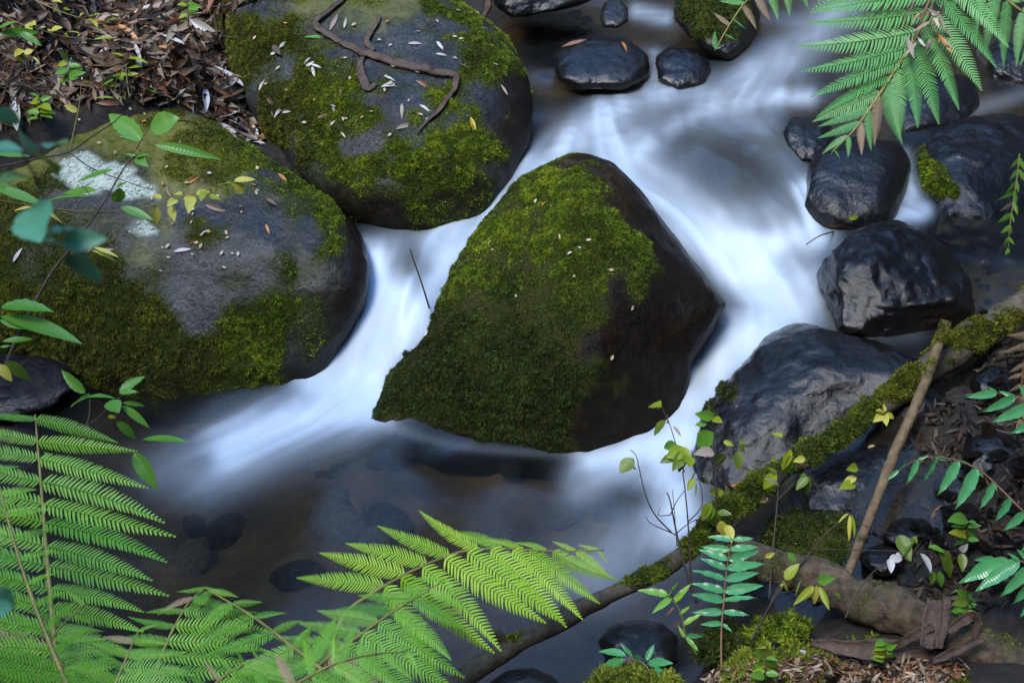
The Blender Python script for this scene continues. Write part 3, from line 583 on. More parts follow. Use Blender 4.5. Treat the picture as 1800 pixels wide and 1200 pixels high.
simple_rock('wet_stone', 'purple-brown stones breaking the surface below the right channel', [(1068,870),(1085,850),(1115,848),(1140,868),(1145,895),(1120,905),(1080,900)],
            4.262, 4.282, .03, .08, M_ROCK_BROWN, 5, .01, 9, 42, 2, cat='stone')
simple_rock('wet_boulder', 'low black ledge at the foot of the lichen boulder', [(-80,640),(0,622),(70,628),(125,645),(130,680),(90,720),(0,740),(-80,720)],
            4.5, 4.66, .05, .2, M_ROCK_BLACK, 5, .018, 6, 43, 3, .15)
simple_rock('angular_stone', 'sharp blue-grey angular stone wedged between the two mossy boulders', [(380,140),(400,128),(426,158),(418,178),(388,192),(378,178)],
            5.22, 5.3, .05, .08, M_ROCK_GREY, 5, .006, 8, 44, 6, .7, cat='stone', cutd=.7)
simple_rock('mossy_mound', 'moss covered earth lump above the litter beside the pebbles', [(248,130),(262,100),(300,92),(322,110),(325,150),(290,175),(255,165)],
            5.3, 5.42, .05, .12, M_ROCK_BLACK, 5, .012, 8, 45, 0, .2, [[(250,92),(325,92),(325,118),(280,112),(250,115)]], 2500, PAL_OLIVE, cat='mound')
for k, (lab, x, y, w, h, d) in enumerate([('black stone half buried below the arching glossy fern', 1600, 935, 95, 60, 3.72), ('dark stone on the bank under the drooping leaflets', 1690, 905, 80, 55, 3.68), ('dark stone in the soil between the branch and the arching fern', 1745, 800, 110, 75, 3.85), ('wet black stone at the soil edge under the dead fern', 1750, 680, 90, 70, 4.1), ('rough dark stone left of the stick foot behind the log', 1555, 985, 80, 50, 3.62), ('flat dark stone by the fern hand on the right bank', 1770, 1000, 90, 50, 3.55)]):
    simple_rock('bank_stone', lab, [(x+w*.5*math.cos(a)*(1+.18*math.sin(3*a+k)), y+h*.5*math.sin(a)*(1+.15*math.cos(2*a+k))) for a in np.linspace(0, 6.28, 12)[:-1]], d-.02, d+.08, .07, .12, M_ROCK_BLACK, 5, .014, 8, 70+k, 4, cat='stone')
# moss cushions on the right bank
def cushion(label, poly, db, dt, n, pal, seed, ln=.016):
    simple_rock('moss_cushion', label, poly, db, dt, .06, .12, M_ROCK_BLACK, 5, .02, 9, seed, 0, 0., [[(p[0]*1.0, p[1]) for p in poly]], n, pal, 'moss', ln=ln)
PAL_BRIGHT = np.array([(.03, .05, .006), (.09, .13, .012), (.18, .23, .02), (.3, .33, .04)])
cushion('bright yellow-green moss cushion at the foot of the young stems', [(1270,1180),(1300,1150),(1370,1130),(1440,1138),(1480,1165),(1460,1200),(1380,1225),(1290,1215)], 3.15, 3.35, 13000, PAL_BRIGHT, 50)
cushion('yellow-green moss cushion under the dark five-leaf sprig', [(1025,1205),(1060,1182),(1120,1172),(1180,1182),(1210,1210),(1150,1240),(1060,1240)], 3.18, 3.3, 8000, PAL_BRIGHT, 51)
cushion('deep green moss cushion against the far side of the log end', [(1715,1100),(1735,1070),(1790,1055),(1850,1060),(1860,1130),(1790,1150),(1730,1140)], 3.32, 3.5, 11000, PAL_MOSS, 52)
cushion('dark green moss cushion below the fallen log', [(1305,1120),(1330,1092),(1380,1082),(1420,1095),(1425,1125),(1380,1145),(1325,1142)], 3.36, 3.5, 8000, PAL_MOSS, 53)
cushion('small dark moss cushion beside the simple-leaf fern stem', [(1230,1140),(1245,1105),(1275,1092),(1300,1105),(1305,1145),(1270,1160)], 3.38, 3.5, 5000, PAL_DARK, 54)
cushion('thin moss patch in front of the fallen log', [(1490,1130),(1520,1108),(1570,1105),(1600,1125),(1570,1145),(1510,1145)], 3.38, 3.46, 4000, PAL_MOSS, 55)
cushion('mossy hump at the base of the rotten stump', [(30,220),(45,185),(75,165),(105,175),(112,210),(90,240),(50,245)], 5.25, 5.35, 6000, PAL_OLIVE, 56, .012)

H = Hitter(SURF)

# ------------------------------------------------------------------ wood
M_BARK = wood_mat('mossy_branch_bark', (.03, .022, .014), (.13, .105, .075)); M_LOG = wood_mat('weathered_log_wood', (.015, .01, .006), (.17, .125, .075), bump=1.6)
M_STICK = wood_mat('pale_stick_bark', (.07, .042, .02), (.22, .15, .075), rough=.7); M_STRIP = wood_mat('bark_strip', (.022, .012, .008), (.10, .06, .038), rough=.55)
M_STUMP = wood_mat('rotten_wood', (.02, .012, .008), (.13, .07, .035)); M_TWIG = wood_mat('dark_twig_bark', (.02, .014, .01), (.07, .05, .035), rough=.6)
M_STEMY = wood_mat('yellow_stem', (.13, .10, .02), (.26, .2, .05), rough=.5, bump=.2); M_STEMG = wood_mat('green_stem', (.06, .075, .015), (.14, .13, .035), rough=.5, bump=.2)
M_RACHIS = wood_mat('fern_rachis', (.10, .12, .02), (.26, .22, .06), rough=.5, bump=.2); M_RACHISB = wood_mat('brown_rachis', (.06, .03, .012), (.18, .09, .035), rough=.5, bump=.2)
def paths(pts, n): a = np.array(pts, float); return catmull(at_d(a[:, 0], a[:, 1], a[:, 2]), n)
def woody(name, label, cat, pts, radii, mat, n=60, seg=14, amp=.12, freq=9, seed=0, moss=None, nm=0, pal=PAL_MOSS, stubs=(), rowz=.1, ln=.012):
    P = paths(pts, n); R = np.interp(np.linspace(0, 1, n), np.linspace(0, 1, len(radii)), radii)
    V, F = tube(P, R, seg); F = tris(F); N = vnormals(V, F); rr = np.concatenate([np.repeat(R, seg), [R[0], R[-1]]])
    V = V+N*(rr*amp*2*fbm(V, freq, 4, seed))[:, None]; base = V[V[:, 2].argmin()].copy(); N = vnormals(V, F)
    mk = np.zeros(len(V)) if moss is None else moss(V, N)
    o = link(name, mk_mesh(name, V-base, F, True, {'moss': mk}), mat, None, base); tag(o, label, cat); add_surf(V, F)
    if nm: add_moss(o, base, V, F, mk, nm, pal=pal, seed=seed+60, length=ln, palmix=(PAL_OLIVE, smooth(proj(V)[0], 1500, 1600)) if name == 'mossy_branch' else None)
    for sname, spts, sr in stubs:
        Q = paths(spts, 14); V2, F2 = tube(Q, np.linspace(sr[0], sr[1], 14), 10); F2 = tris(F2); N2 = vnormals(V2, F2); V2 = V2+N2*(.004*fbm(V2, 40, 3, seed+5))[:, None]
        link(sname, mk_mesh(sname, V2-base, F2, True, {'moss': .5*smooth(fbm(V2, 20, 3, 4), -.2, .3)}), mat, o)
    return o, base, V, F
def branch_moss(V, N):
    px, py, _ = proj(V); f = fbm(V, 11, 4, 3); g = np.interp(px, [800,960,1010,1080,1180,1260,1560,1640,1800], [-.2,-.05,.2,.6,.75,.9,.9,.7,.6])
    return smooth(g+1.2*f+.5*N[:, 2]-.52, .05, .65)
BR = [(770,1222,3.32),(860,1160,3.38),(950,1108,3.45),(1040,1062,3.52),(1120,1022,3.58),(1200,975,3.66),(1290,890,3.78),(1380,825,3.88),(1470,770,3.98),(1560,705,4.1),(1650,635,4.2),(1730,585,4.3),(1830,520,4.42)]
br, bb, bV, bF = woody('mossy_branch', 'long moss-covered fallen branch slanting across the stream over the rocks', 'branch', BR, [.026,.026,.027,.028,.027,.029,.031,.032,.036,.045,.052,.05,.05], M_BARK, 130, 18, .26, 8, 4, branch_moss, 60000, PAL_MOSSD,
      stubs=[('stub', [(900,1140,3.42),(880,1122,3.4),(868,1108,3.39)], (.016, .013))], ln=.011)
def hang(label, pts, rad, n, seed, pal=PAL_OLIVE):
    pass
stk, _, _, _ = woody('leaning_stick', 'bare yellowish-brown stick leaning from the log up to the mossy branch', 'stick',
      [(1662,568,4.12),(1645,620,4.06),(1615,700,3.98),(1575,790,3.88),(1540,880,3.76),(1512,950,3.66),(1487,1018,3.55)], [.018,.017,.0155,.016,.014,.0145,.013], M_STICK, 70, 10, .12, 20, 7,
      lambda V, N: .7*smooth(fbm(V, 16, 3, 9)+smooth(-proj(V)[1], -700, -560)*.5, .25, .5), 2500, PAL_OLIVE, ln=.008)
def log_moss(V, N): return .5*smooth(fbm(V, 10, 4, 13)+.3*N[:, 2], .15, .5)
lg, lb, lV, lF = woody('fallen_log', 'thick weathered grey-brown log lying on the right bank', 'log',
      [(1290,965,3.62),(1350,990,3.56),(1430,1018,3.48),(1520,1050,3.4),(1610,1090,3.32),(1700,1130,3.24),(1840,1195,3.14)], [.05,.052,.054,.06,.056,.05,.052], M_LOG, 120, 26, .2, 12, 12, log_moss, 2500, PAL_OLIVE, ln=.008)
woody('rotten_stump', 'splintered brown stump with moss at the left edge of the litter', 'stump', [(55,235,5.3),(52,170,5.38),(50,100,5.46),(46,62,5.5)], [.1,.085,.075,.06], M_STUMP, 40, 22, .3, 16, 15,
      lambda V, N: smooth(fbm(V, 9, 3, 4)+smooth(proj(V)[0], 45, 75)*.6, .25, .6), 3000, PAL_OLIVE)
woody('rotten_stump', 'short reddish splintered stump standing in leaf litter behind the lichen boulder', 'stump', [(236,150,5.38),(232,110,5.45),(226,70,5.5)], [.036,.033,.026], M_STUMP, 30, 18, .35, 22, 16)
woody('hanging_root', 'ragged dark root hanging over the top of the broad grey boulder', 'root', [(645,14,5.5),(675,8,5.5),(710,0,5.5),(770,-25,5.55)], [.006,.018,.024,.03], M_STUMP, 40, 12, .4, 20, 17, lambda V, N: .5*smooth(fbm(V, 12, 3, 8), .1, .4), 2500, PAL_DARK)
woody('upright_bark', 'brown splintered wood standing behind the broad boulder', 'wood', [(868,-30,5.8),(860,5,5.78),(850,32,5.75)], [.02,.016,.01], M_STUMP, 20, 10, .3, 25, 18)
H = Hitter(SURF)
def on(px, py, lift=.004, fb=4.5):
    h = H.px(px, py)
    if h is None: return at_d(px, py, fb), np.array([0, 0, 1.])
    return h[0]+h[1]*lift, h[1]
def strip_on(name, label, cat, pix, w, mat, lift=.012, flat=.35, seed=0, n=50, wob=.01, sharp=False):
    P = np.array([on(x, y, lift)[0] for x, y in pix])
    if sharp:
        Ls = np.concatenate([[0], np.cumsum(np.linalg.norm(np.diff(P, axis=0), axis=1))]); P = np.stack([np.interp(np.linspace(0, Ls[-1], n), Ls, P[:, k]) for k in range(3)], 1)
    else: P = catmull(P, n)
    P[:, 2] += wob*fbm(P, 14, 2, seed)
    R = np.interp(np.linspace(0, 1, n), np.linspace(0, 1, len(w)), w); V, F = tube(P, R, 8, flat); F = tris(F)
    V = V+vnormals(V, F)*(np.concatenate([np.repeat(R, 8), [0, 0]])*.5*fbm(V, 30, 3, seed))[:, None]
    base = V[V[:, 2].argmin()].copy(); o = link(name, mk_mesh(name, V-base, F, True, {'moss': np.zeros(len(V))}), mat, None, base); tag(o, label, cat); return o
strip_on('bark_strip', 'long sharply bent strip of dark bark lying across the broad grey boulder', 'bark', [(612,-8),(590,15),(553,44),(560,55),(600,76),(640,97),(690,112),(740,124),(790,131),(803,137),(798,158),(775,190),(750,215),(731,238)],
         [.012,.015,.017,.015,.018,.018,.02,.022,.023,.015,.014,.012,.009,.003], M_STRIP, .014, .3, 3, 110, sharp=True)
strip_on('bark_strip', 'curled brown strip of bark below the long bent one', 'bark', [(640,100),(633,118),(637,140),(648,156),(662,150)], [.008,.016,.02,.018,.01], M_STRIP, .012, .25, 4)
strip_on('bark_strip', 'thin strip of bark hanging down beside the dark root', 'bark', [(668,30),(660,50),(645,75),(655,90),(640,90)], [.006,.01,.012,.014,.008], M_STRIP, .012, .3, 5)
# peeled bark lying over the log
def sheet(name, label, pix, wid, mat, d, seed, curl=.5, cat='bark'):
    a = np.array(pix, float); P = catmull(at_d(a[:, 0], a[:, 1], np.asarray(d, float)), 30); T = np.gradient(P, axis=0); T /= np.linalg.norm(T, axis=1)[:, None]
    vw = C0-P; vw /= np.linalg.norm(vw, axis=1)[:, None]; S = np.cross(T, vw); S /= np.linalg.norm(S, axis=1)[:, None]; N = np.cross(S, T); N *= np.sign(np.sum(N*vw, 1))[:, None]
    W = np.interp(np.linspace(0, 1, 30), np.linspace(0, 1, len(wid)), wid); r = np.random.default_rng(seed); rows = []
    for k in range(7):
        u = (k-3)/3.; rows.append(P+S*(W*u*(1+.12*vnoise(P*60+k, seed)))[:, None]+N*(W*curl*(u*u)*.8)[:, None])
    top = np.stack(rows, 1).reshape(-1, 3)+.004*fbm(np.stack(rows, 1).reshape(-1, 3), 40, 3, seed)[:, None]
    Nn = np.repeat(N, 7, 0); V = np.vstack([top+Nn*.003, top-Nn*.003]); f = grid_faces(7, 30); m = 210
    F = [*f.tolist(), *(f[:, ::-1]+m).tolist()]
    edge = list(range(7))+[7*i+6 for i in range(1, 30)]+[203+i for i in range(5, -1, -1)]+[7*i for i in range(28, 0, -1)]
    for i in range(len(edge)): a_, b_ = edge[i], edge[(i+1) % len(edge)]; F.append([b_, a_, a_+m, b_+m])
    base = V[V[:, 2].argmin()].copy(); o = link(name, mk_mesh(name, V-base, tris(np.array(F)), True, {'moss': np.zeros(len(V))}), mat, None, base); tag(o, label, cat); add_surf(V, np.array(F)); return o
sheet('peeled_bark', 'long flat dark brown peeled bark lying in front of the log', [(1425,1130),(1500,1138),(1580,1145),(1650,1160),(1680,1172)], [.008,.02,.03,.03,.012], M_STRIP, [3.3,3.27,3.24,3.2,3.18], 1)
sheet('peeled_bark', 'upright wide slab of peeled bark leaning on the log', [(1632,1140),(1636,1100),(1642,1055)], [.02,.024,.014], M_STRIP, [3.14,3.17,3.22], 2, .7)
sheet('peeled_bark', 'narrow slab of peeled bark leaning beside the wide one', [(1648,1138),(1658,1090),(1664,1048)], [.012,.013,.008], M_STRIP, [3.13,3.17,3.22], 3, .8)
sheet('peeled_bark', 'curled bark strip poking out from the log towards the moss cushion', [(1665,1110),(1700,1085),(1715,1090),(1712,1125)], [.008,.014,.012,.004], M_STRIP, [3.15,3.16,3.17,3.17], 4, .8)
sheet('peeled_bark', 'bark strip slanting down-left from the leaning slabs', [(1640,1100),(1600,1120),(1568,1136)], [.009,.012,.008], M_STRIP, [3.15,3.18,3.22], 5, .5)
sheet('peeled_bark', 'thin ragged bark strip trailing along the log end', [(1640,1160),(1690,1140),(1720,1125),(1735,1130)], [.006,.012,.009,.004], M_STRIP, [3.13,3.12,3.13,3.13], 6, .6)

# ------------------------------------------------------------------ leaves
def leaf_data(name, wr=.3, curl=.15, fold=.12, nl=9, serr=0., shape=1.0, wave=0., seed=0, twist=0.):
    u = np.linspace(0, 1, nl+1); w = wr*.5*np.sin(math.pi*np.clip(u, 0, 1)**shape)**.85; w[0] = .006; w[-1] = .003
    r = np.random.default_rng(seed); V = []
    cols = (-1, -.5, 0, .5, 1)
    for i, t in enumerate(u):
        for s in cols:
            ww = w[i]*(1+serr*(1 if i % 2 else -1)*(abs(s) == 1)); y = s*ww
            z = fold*abs(y)*1.2 - curl*t*t + wave*math.sin(t*17+s)*abs(s)*wr*.2
            zz = z*math.cos(twist*t)+y*math.sin(twist*t); yy = y*math.cos(twist*t)-z*0*math.sin(twist*t)
            V.append((t-.25*abs(curl)*t*t*t, yy, zz))
    return mk_mesh(name, np.array(V), grid_faces(5, nl+1), True)
def frame(base, tip, nrm):
    x = tip-base; L = np.linalg.norm(x); x = x/L; z = nrm-x*(nrm@x); nz = np.linalg.norm(z)
    z = np.array([0, 0, 1.]) if nz < 1e-3 else z/nz; y = np.cross(z, x)
    return Matrix((( x[0]*L, y[0]*L, z[0]*L, base[0]), (x[1]*L, y[1]*L, z[1]*L, base[1]), (x[2]*L, y[2]*L, z[2]*L, base[2]), (0, 0, 0, 1)))
M_LEAFG = leaf_mat('fresh_green_leaf', (.09, .28, .035), (.17, .4, .05), .35, .4); M_LEAFY = leaf_mat('yellow_green_leaf', (.24, .36, .02), (.42, .48, .04), .4, .45)
M_LEAFYY = leaf_mat('yellowing_leaf', (.5, .5, .07), (.66, .6, .12), .45, .4); M_LEAFD = leaf_mat('dark_olive_leaf', (.08, .16, .02), (.17, .25, .03), .4, .35, spots=(.14, .09, .03))
M_LEAFB = leaf_mat('bluish_leaf', (.04, .2, .14), (.1, .34, .22), .5, .35, vein=False); M_BLECH = leaf_mat('glossy_fern_leaf', (.05, .24, .09), (.1, .36, .13), .25, .25)
M_BLECHY = leaf_mat('young_glossy_leaf', (.14, .38, .04), (.28, .52, .07), .28, .35, spots=(.3, .36, .05))
M_DRY = leaf_mat('dry_grey_leaf', (.22, .17, .13), (.36, .29, .22), .5, .1); M_PALE = leaf_mat('pale_silver_leaf', (.36, .35, .34), (.55, .53, .5), .4, .1)
M_BRN = leaf_mat('brown_leaf', (.085, .052, .036), (.19, .125, .085), .45, .1); M_RED = leaf_mat('reddish_leaf', (.15, .055, .03), (.26, .11, .065), .45, .15)
M_ORG = leaf_mat('orange_leaf', (.42, .15, .025), (.52, .24, .06), .45, .2); M_YEL = leaf_mat('yellow_leaf', (.6, .42, .02), (.65, .5, .05), .4, .3, spots=(.25, .3, .04))
M_DKL = leaf_mat('dark_wet_leaf', (.03, .02, .015), (.08, .055, .04), .35, .05); M_CHIP = leaf_mat('pale_chip', (.4, .3, .18), (.6, .48, .33), .5, .2)
LM = {'G': M_LEAFG, 'Y': M_LEAFY, 'YY': M_LEAFYY, 'D': M_LEAFD, 'B': M_LEAFB, 'F': M_BLECH, 'FY': M_BLECHY, 'dry': M_DRY, 'pale': M_PALE, 'brn': M_BRN, 'red': M_RED, 'org': M_ORG, 'yel': M_YEL, 'dk': M_DKL, 'chip': M_CHIP}
_ld = {}
def leaf_mesh(kind, shape_key):
    k = (kind, shape_key)
    if k not in _ld:
        wr, curl, fold, serr, shp, wave, tw = {'lance': (.24, .12, .2, 0, .8, 0, .1), 'long': (.15, .22, .25, 0, .75, .1, .2), 'ovate': (.5, .18, .25, .04, .72, .05, 0), 'round': (.72, .12, .2, .05, .85, .1, 0),
            'serr': (.34, .16, .28, .07, .72, .1, 0), 'gum': (.22, .25, .35, 0, .8, .1, .5), 'gum2': (.26, -.2, .5, 0, .85, .15, -.7), 'gum3': (.17, .05, .2, 0, .8, .2, .9), 'chip': (.5, .1, .2, 0, .9, 0, .2), 'wavy': (.26, .10, .22, .05, .62, .35, 0)}[shape_key]
        _ld[k] = leaf_data('leaf', wr, curl, fold, 12 if serr else 8, serr, shp, wave, 0, tw); _ld[k].materials.append(LM[kind])
    return _ld[k]
COLW = {'dry': 'grey-brown', 'pale': 'silvery pale', 'brn': 'brown', 'red': 'reddish', 'org': 'orange', 'yel': 'yellow', 'dk': 'dark wet', 'chip': 'pale cream', 'G': 'green', 'Y': 'yellow-green', 'YY': 'yellow'}
def fallen(px, py, ang, Lpx, kind, shp='gum', label=None, lift=.006, group=None, name='fallen_leaf', tilt=.25):
    h = H.px(px, py)
    if h is None: return None
    P, n = h; d = float((P-C0)@FW); L = Lpx*d/FPX; a = math.radians(ang)
    dirv = RT*math.cos(a)+UP*math.sin(a); dirv = dirv-n*(dirv@n)
    if np.linalg.norm(dirv) < .2: dirv = np.cross(n, [1, 0, 0])
    dirv /= np.linalg.norm(dirv); n2 = n+rng.normal(size=3)*tilt; n2 /= np.linalg.norm(n2)
    b = P+n*lift-dirv*L*.5; o = bpy.data.objects.new(name, leaf_mesh(kind, shp)); COL.objects.link(o); o.matrix_world = frame(b, b+dirv*L+n*lift*.5, n2)
    tag(o, label, 'chip' if name == 'bark_chip' else 'leaf', group); return o
# singled out leaves on the boulders
for a in [
 (832,224,-75,38,'yel','gum','curved bright yellow leaf on the mossy edge of the broad boulder'),
 (745,150,-35,32,'red','gum','reddish brown leaf beside the end of the bent bark strip'),
 (1097,83,-80,26,'org','lance','single orange leaf on the flat wet boulder upstream'),
 (957,360,85,17,'org','lance','small orange leaf on the mossy top of the pointed boulder'),
 (985,418,-70,16,'chip','gum','cream curled chip in the moss midway up the pointed boulder'),
 (1110,542,60,11,'chip','chip','pale pink flake on the bare wet face of the pointed boulder'),
 (341,316,35,32,'org','gum','orange-brown leaf beside the lichen patch on the boulder'),
 (497,315,-65,28,'org','lance','bright orange narrow leaf near the right edge of the lichen boulder'),
 (470,404,-75,22,'org','lance','small orange leaf low on the bare right side of the lichen boulder'),
 (478,360,-60,34,'brn','gum2','folded red-brown leaf on the right shoulder of the lichen boulder'),
 (380,367,-25,42,'brn','lance','brown leaf at the end of the yellow vine on the lichen boulder'),
 (321,213,5,30,'red','lance','flat red-brown leaf on the crest of the lichen boulder'),
 (360,195,-15,36,'pale','lance','pale silver leaf lying at the crest behind the lichen boulder'),
 (410,240,-35,28,'dry','gum','grey curved leaf in the gap between the two mossy boulders'),
 (300,344,-60,36,'brn','gum3','thin brown bark leaf standing by the lichen'),
 (322,440,10,32,'pale','lance','silver leaf low on the grey face of the lichen boulder'),
 (362,408,35,18,'pale','lance','tiny silver leaf on the grey face above the longer one'),
 (188,440,10,28,'dry','lance','pale brown leaf under the blurred blue-green leaves'),
 (32,448,60,30,'pale','lance','whitish leaf in the moss at the far left of the boulder'),
 (195,183,0,50,'red','gum3','long reddish strip leaf along the mossy crest of the boulder'),
 (278,46,-20,58,'org','gum','large orange-brown curved leaf on top of the litter'),
 (172,97,50,36,'red','gum','red-brown leaf standing upright in the litter'),
 (128,80,40,34,'red','lance','dusty pink leaf in the litter beside the left stump'),
 (340,92,50,34,'pale','gum','pale leaf next to the round pebbles'),
 (490,92,-50,42,'brn','gum2','dark brown leaf on the moss at the left of the broad boulder'),
 (498,80,60,22,'pale','lance','small white leaf beside the dark brown one on the broad boulder'),
 (492,195,50,32,'pale','gum','white leaf near the dark gap side of the broad boulder'),
 (478,180,-40,36,'brn','gum','brown leaf at the gap edge of the broad boulder'),
 (462,150,85,26,'pale','lance','thin white leaf low on the left of the broad boulder'),
 (607,42,85,28,'pale','gum3','white shrivelled leaf at the top of the broad boulder'),
 (588,40,80,44,'dry','gum3','twisted grey bark leaf hanging from the bent strip'),
 (730,78,15,26,'pale','lance','light grey leaf lying flat on the bare top of the broad boulder'),
 (773,82,-70,24,'pale','lance','white leaf standing beside the light grey one on the bare top'),
 (776,98,-5,20,'pale','lance','little white leaf below the pair on the bare top'),
 (815,118,-40,24,'brn','gum3','thin brown leaf stalk near the moss on the bare top'),
 (690,150,30,44,'pale','gum','long pale sickle leaf under the bent bark strip'),
 (686,143,-50,30,'pale','gum2','curled white leaf crossing the sickle leaf'),
 (707,198,-85,40,'dry','gum3','rolled grey-pink leaf in the middle of the broad boulder'),
 (714,222,35,40,'dry','gum','grey curled leaf right of the rolled one'),
 (748,192,-35,26,'pale','gum','white crescent leaf beside the end of the bark strip'),
 (600,165,-88,38,'brn','gum3','dark narrow leaf hanging in the moss of the broad boulder'),
 (570,204,15,26,'red','lance','rusty leaf in the moss of the broad boulder'),
 (588,196,-70,22,'pale','lance','white leaf touching the rusty one'),
 (586,218,60,14,'pale','lance','tiny white leaf below the rusty one'),
 (604,238,-50,14,'pale','lance','tiny white leaf on the bare band of the broad boulder'),
 (545,115,30,22,'pale','lance','first white leaf of the small cluster on the left moss'),
 (552,128,-70,24,'pale','lance','white leaf hanging from the small cluster on the left moss'),
 (540,108,60,20,'pale','gum','upper white leaf of the small cluster on the left moss'),
 (556,118,-20,20,'pale','lance','right white leaf of the small cluster on the left moss'),
 (560,66,-4,50,'G','long','narrow green leaf lying flat near the bend of the bark strip'),
 (885,160,-65,24,'dry','gum3','thin yellowed leaf at the wet right edge of the broad boulder'),
 (505,198,-10,20,'pale','lance','silver leaf against the dark gap on the broad boulder'),
 (1010,78,30,46,'red','gum3','long reddish leaf leaning on the flat wet boulder upstream'),
 (968,85,10,16,'Y','lance','small yellow-green leaf floating in the upstream pool'),
 (1475,395,20,36,'red','gum','red-brown leaf snagged on top of the notched black boulder'),
 (1462,404,-20,14,'pale','chip','tiny pale leaf in the snag on the notched black boulder'),
 (1450,430,55,44,'brn','gum2','dark brown leaf plastered on the corner of the notched black boulder'),
 (1500,383,10,18,'Y','chip','yellow-green scrap in the snag on the notched black boulder'),
 (1425,895,0,0,'org','lance',None) if False else (1303,852,5,36,'org','gum','orange-brown leaf resting on the wet boulder above the branch moss'),
 (1344,870,12,36,'chip','ovate','cream oval leaf on the branch moss'),
 (1434,826,20,20,'brn','chip','curled brown leaf on the branch moss below the yellow-green vine'),
 (1302,922,-5,32,'brn','gum2','curled brown leaf on the moss above the simple-leaf fern'),
 (1318,905,-60,20,'brn','gum','small brown leaf standing in the branch moss'),
 (1533,788,20,14,'chip','chip','small tan leaf on the low boulder under the branch'),
 (1560,650,0,0,'org','lance',None) if False else (1648,900,75,34,'org','lance','orange leaf upright in the dark gravel of the bank'),
 (1415,1152,-70,26,'pale','ovate','pale grey-blue leaf on the bright moss cushion'),
 (1510,1178,-40,24,'pale','gum','silver curled leaf on the litter by the log'),
 (1260,1195,0,40,'pale','gum','grey wide leaf at the bank edge beside the moss cushion'),
 (1710,440,0,0,'org','lance',None) if False else (1728,462,80,14,'org','lance','tiny orange leaf on the black dripping rock')]:
    fallen(*a[:6], label=a[6])
# small cream chips scattered on the boulders
for x0, x1, y0, y1, n, lab in [(260,470,290,480,34,'tiny cream flake scattered on the lichen boulder'),(440,800,30,240,40,'tiny cream flake scattered on the broad grey boulder'),(120,330,190,330,14,'tiny cream flake scattered on the lichen boulder'),(780,880,20,120,8,'tiny cream flake scattered on the broad grey boulder'),(860,1100,330,700,10,'tiny cream flake caught in moss of the pointed boulder')]:
    for _ in range(n): fallen(rng.uniform(x0, x1), rng.uniform(y0, y1), rng.uniform(0, 360), rng.uniform(6, 11), rng.choice(['chip', 'chip', 'org', 'pale'], p=[.5, .2, .1, .2]), 'chip', lab, .008, 'flakes on the boulders', 'bark_chip')
SHW = {'gum': 'curved', 'gum2': 'folded', 'gum3': 'twisted', 'lance': 'flat', 'chip': 'broken'}
# leaf litter: the bank behind the lichen boulder and the corner by the log
def in_poly(poly, n, r):
    poly = np.array(poly, float); out = []
    while len(out) < n:
        p = poly.min(0)+(poly.max(0)-poly.min(0))*r.random(2)
        if sdf_poly(p[:1], p[1:], poly)[0] > 0: out.append(p)
    return out
LIT = [(-20,-30),(600,-30),(400,20),(390,110),(430,190),(470,260),(430,250),(330,185),(230,168),(120,180),(60,200),(-20,230)]
LIT2 = [(1230,1210),(1260,1180),(1480,1150),(1560,1160),(1700,1170),(1660,1210)]
lr = np.random.default_rng(3)
def litter_stuff(name, label, poly, n, Lr, seed, tone=1., hit=None):
    r = np.random.default_rng(seed); VV = []; FF = []; CC = []; k = 0
    palc = [(.12, .065, .035), (.2, .11, .06), (.06, .036, .024), (.28, .18, .11), (.38, .31, .23), (.02, .014, .01), (.24, .1, .04), (.3, .23, .16)]
    for p in in_poly(poly, n, r):
        h = (hit or H).px(*p)
        if h is None: continue
        P, nn = h; nn = nn+r.normal(size=3)*.45; nn /= np.linalg.norm(nn); d = np.cross(nn, r.normal(size=3)); d /= np.linalg.norm(d); s = np.cross(nn, d)
        L = r.uniform(*Lr); W = L*r.uniform(.07, .14); u = np.array([0, .25, .5, .75, 1.]); w = np.sin(math.pi*np.clip(u*.94+.03, 0, 1))*W; cz = r.uniform(-.5, .6)*L
        c = P+np.array([0, 0, r.uniform(0, .02)]); base = c[None]+d*((u-.5)*L)[:, None]+nn*(cz*(u-.5)**2)[:, None]
        q = np.stack([base-s*w[:, None]+nn*(w*.4)[:, None], base, base+s*w[:, None]+nn*(w*.4)[:, None]], 1).reshape(-1, 3)
        VV.append(q); FF.append(grid_faces(3, 5)+15*k); CC.append(np.tile(np.array(palc[r.integers(len(palc))])*r.uniform(.4, 1.3)*tone, (15, 1))); k += 1
    o = link(name, mk_mesh(name, np.vstack(VV), np.vstack(FF), True, None, np.vstack(CC)), M_LITTER); tag(o, label, 'leaf litter', kind='stuff')
M_LITTER = moss_mat(); M_LITTER.name = 'litter_leaf'
litter_stuff('leaf_litter', 'brown matted leaf litter on the bank behind the lichen boulder', LIT, 1900, (.02, .15), 31, .8)
litter_stuff('leaf_litter', 'pale crumbled leaf litter in front of the fallen log', LIT2, 900, (.015, .05), 32, 1.3)
litter_stuff('leaf_litter', 'leaf debris coloured dark for shade on the right bank between stones', [(1380,1080),(1400,900),(1560,780),(1720,640),(1820,560),(1820,1060),(1700,1080),(1500,1060)], 1500, (.015, .06), 33, .3, Hitter(SURF[:1]))  # palette scaled down so the bank's shade sits in the leaf colour
kinds = ['brn', 'red', 'dry', 'dk', 'pale', 'org']
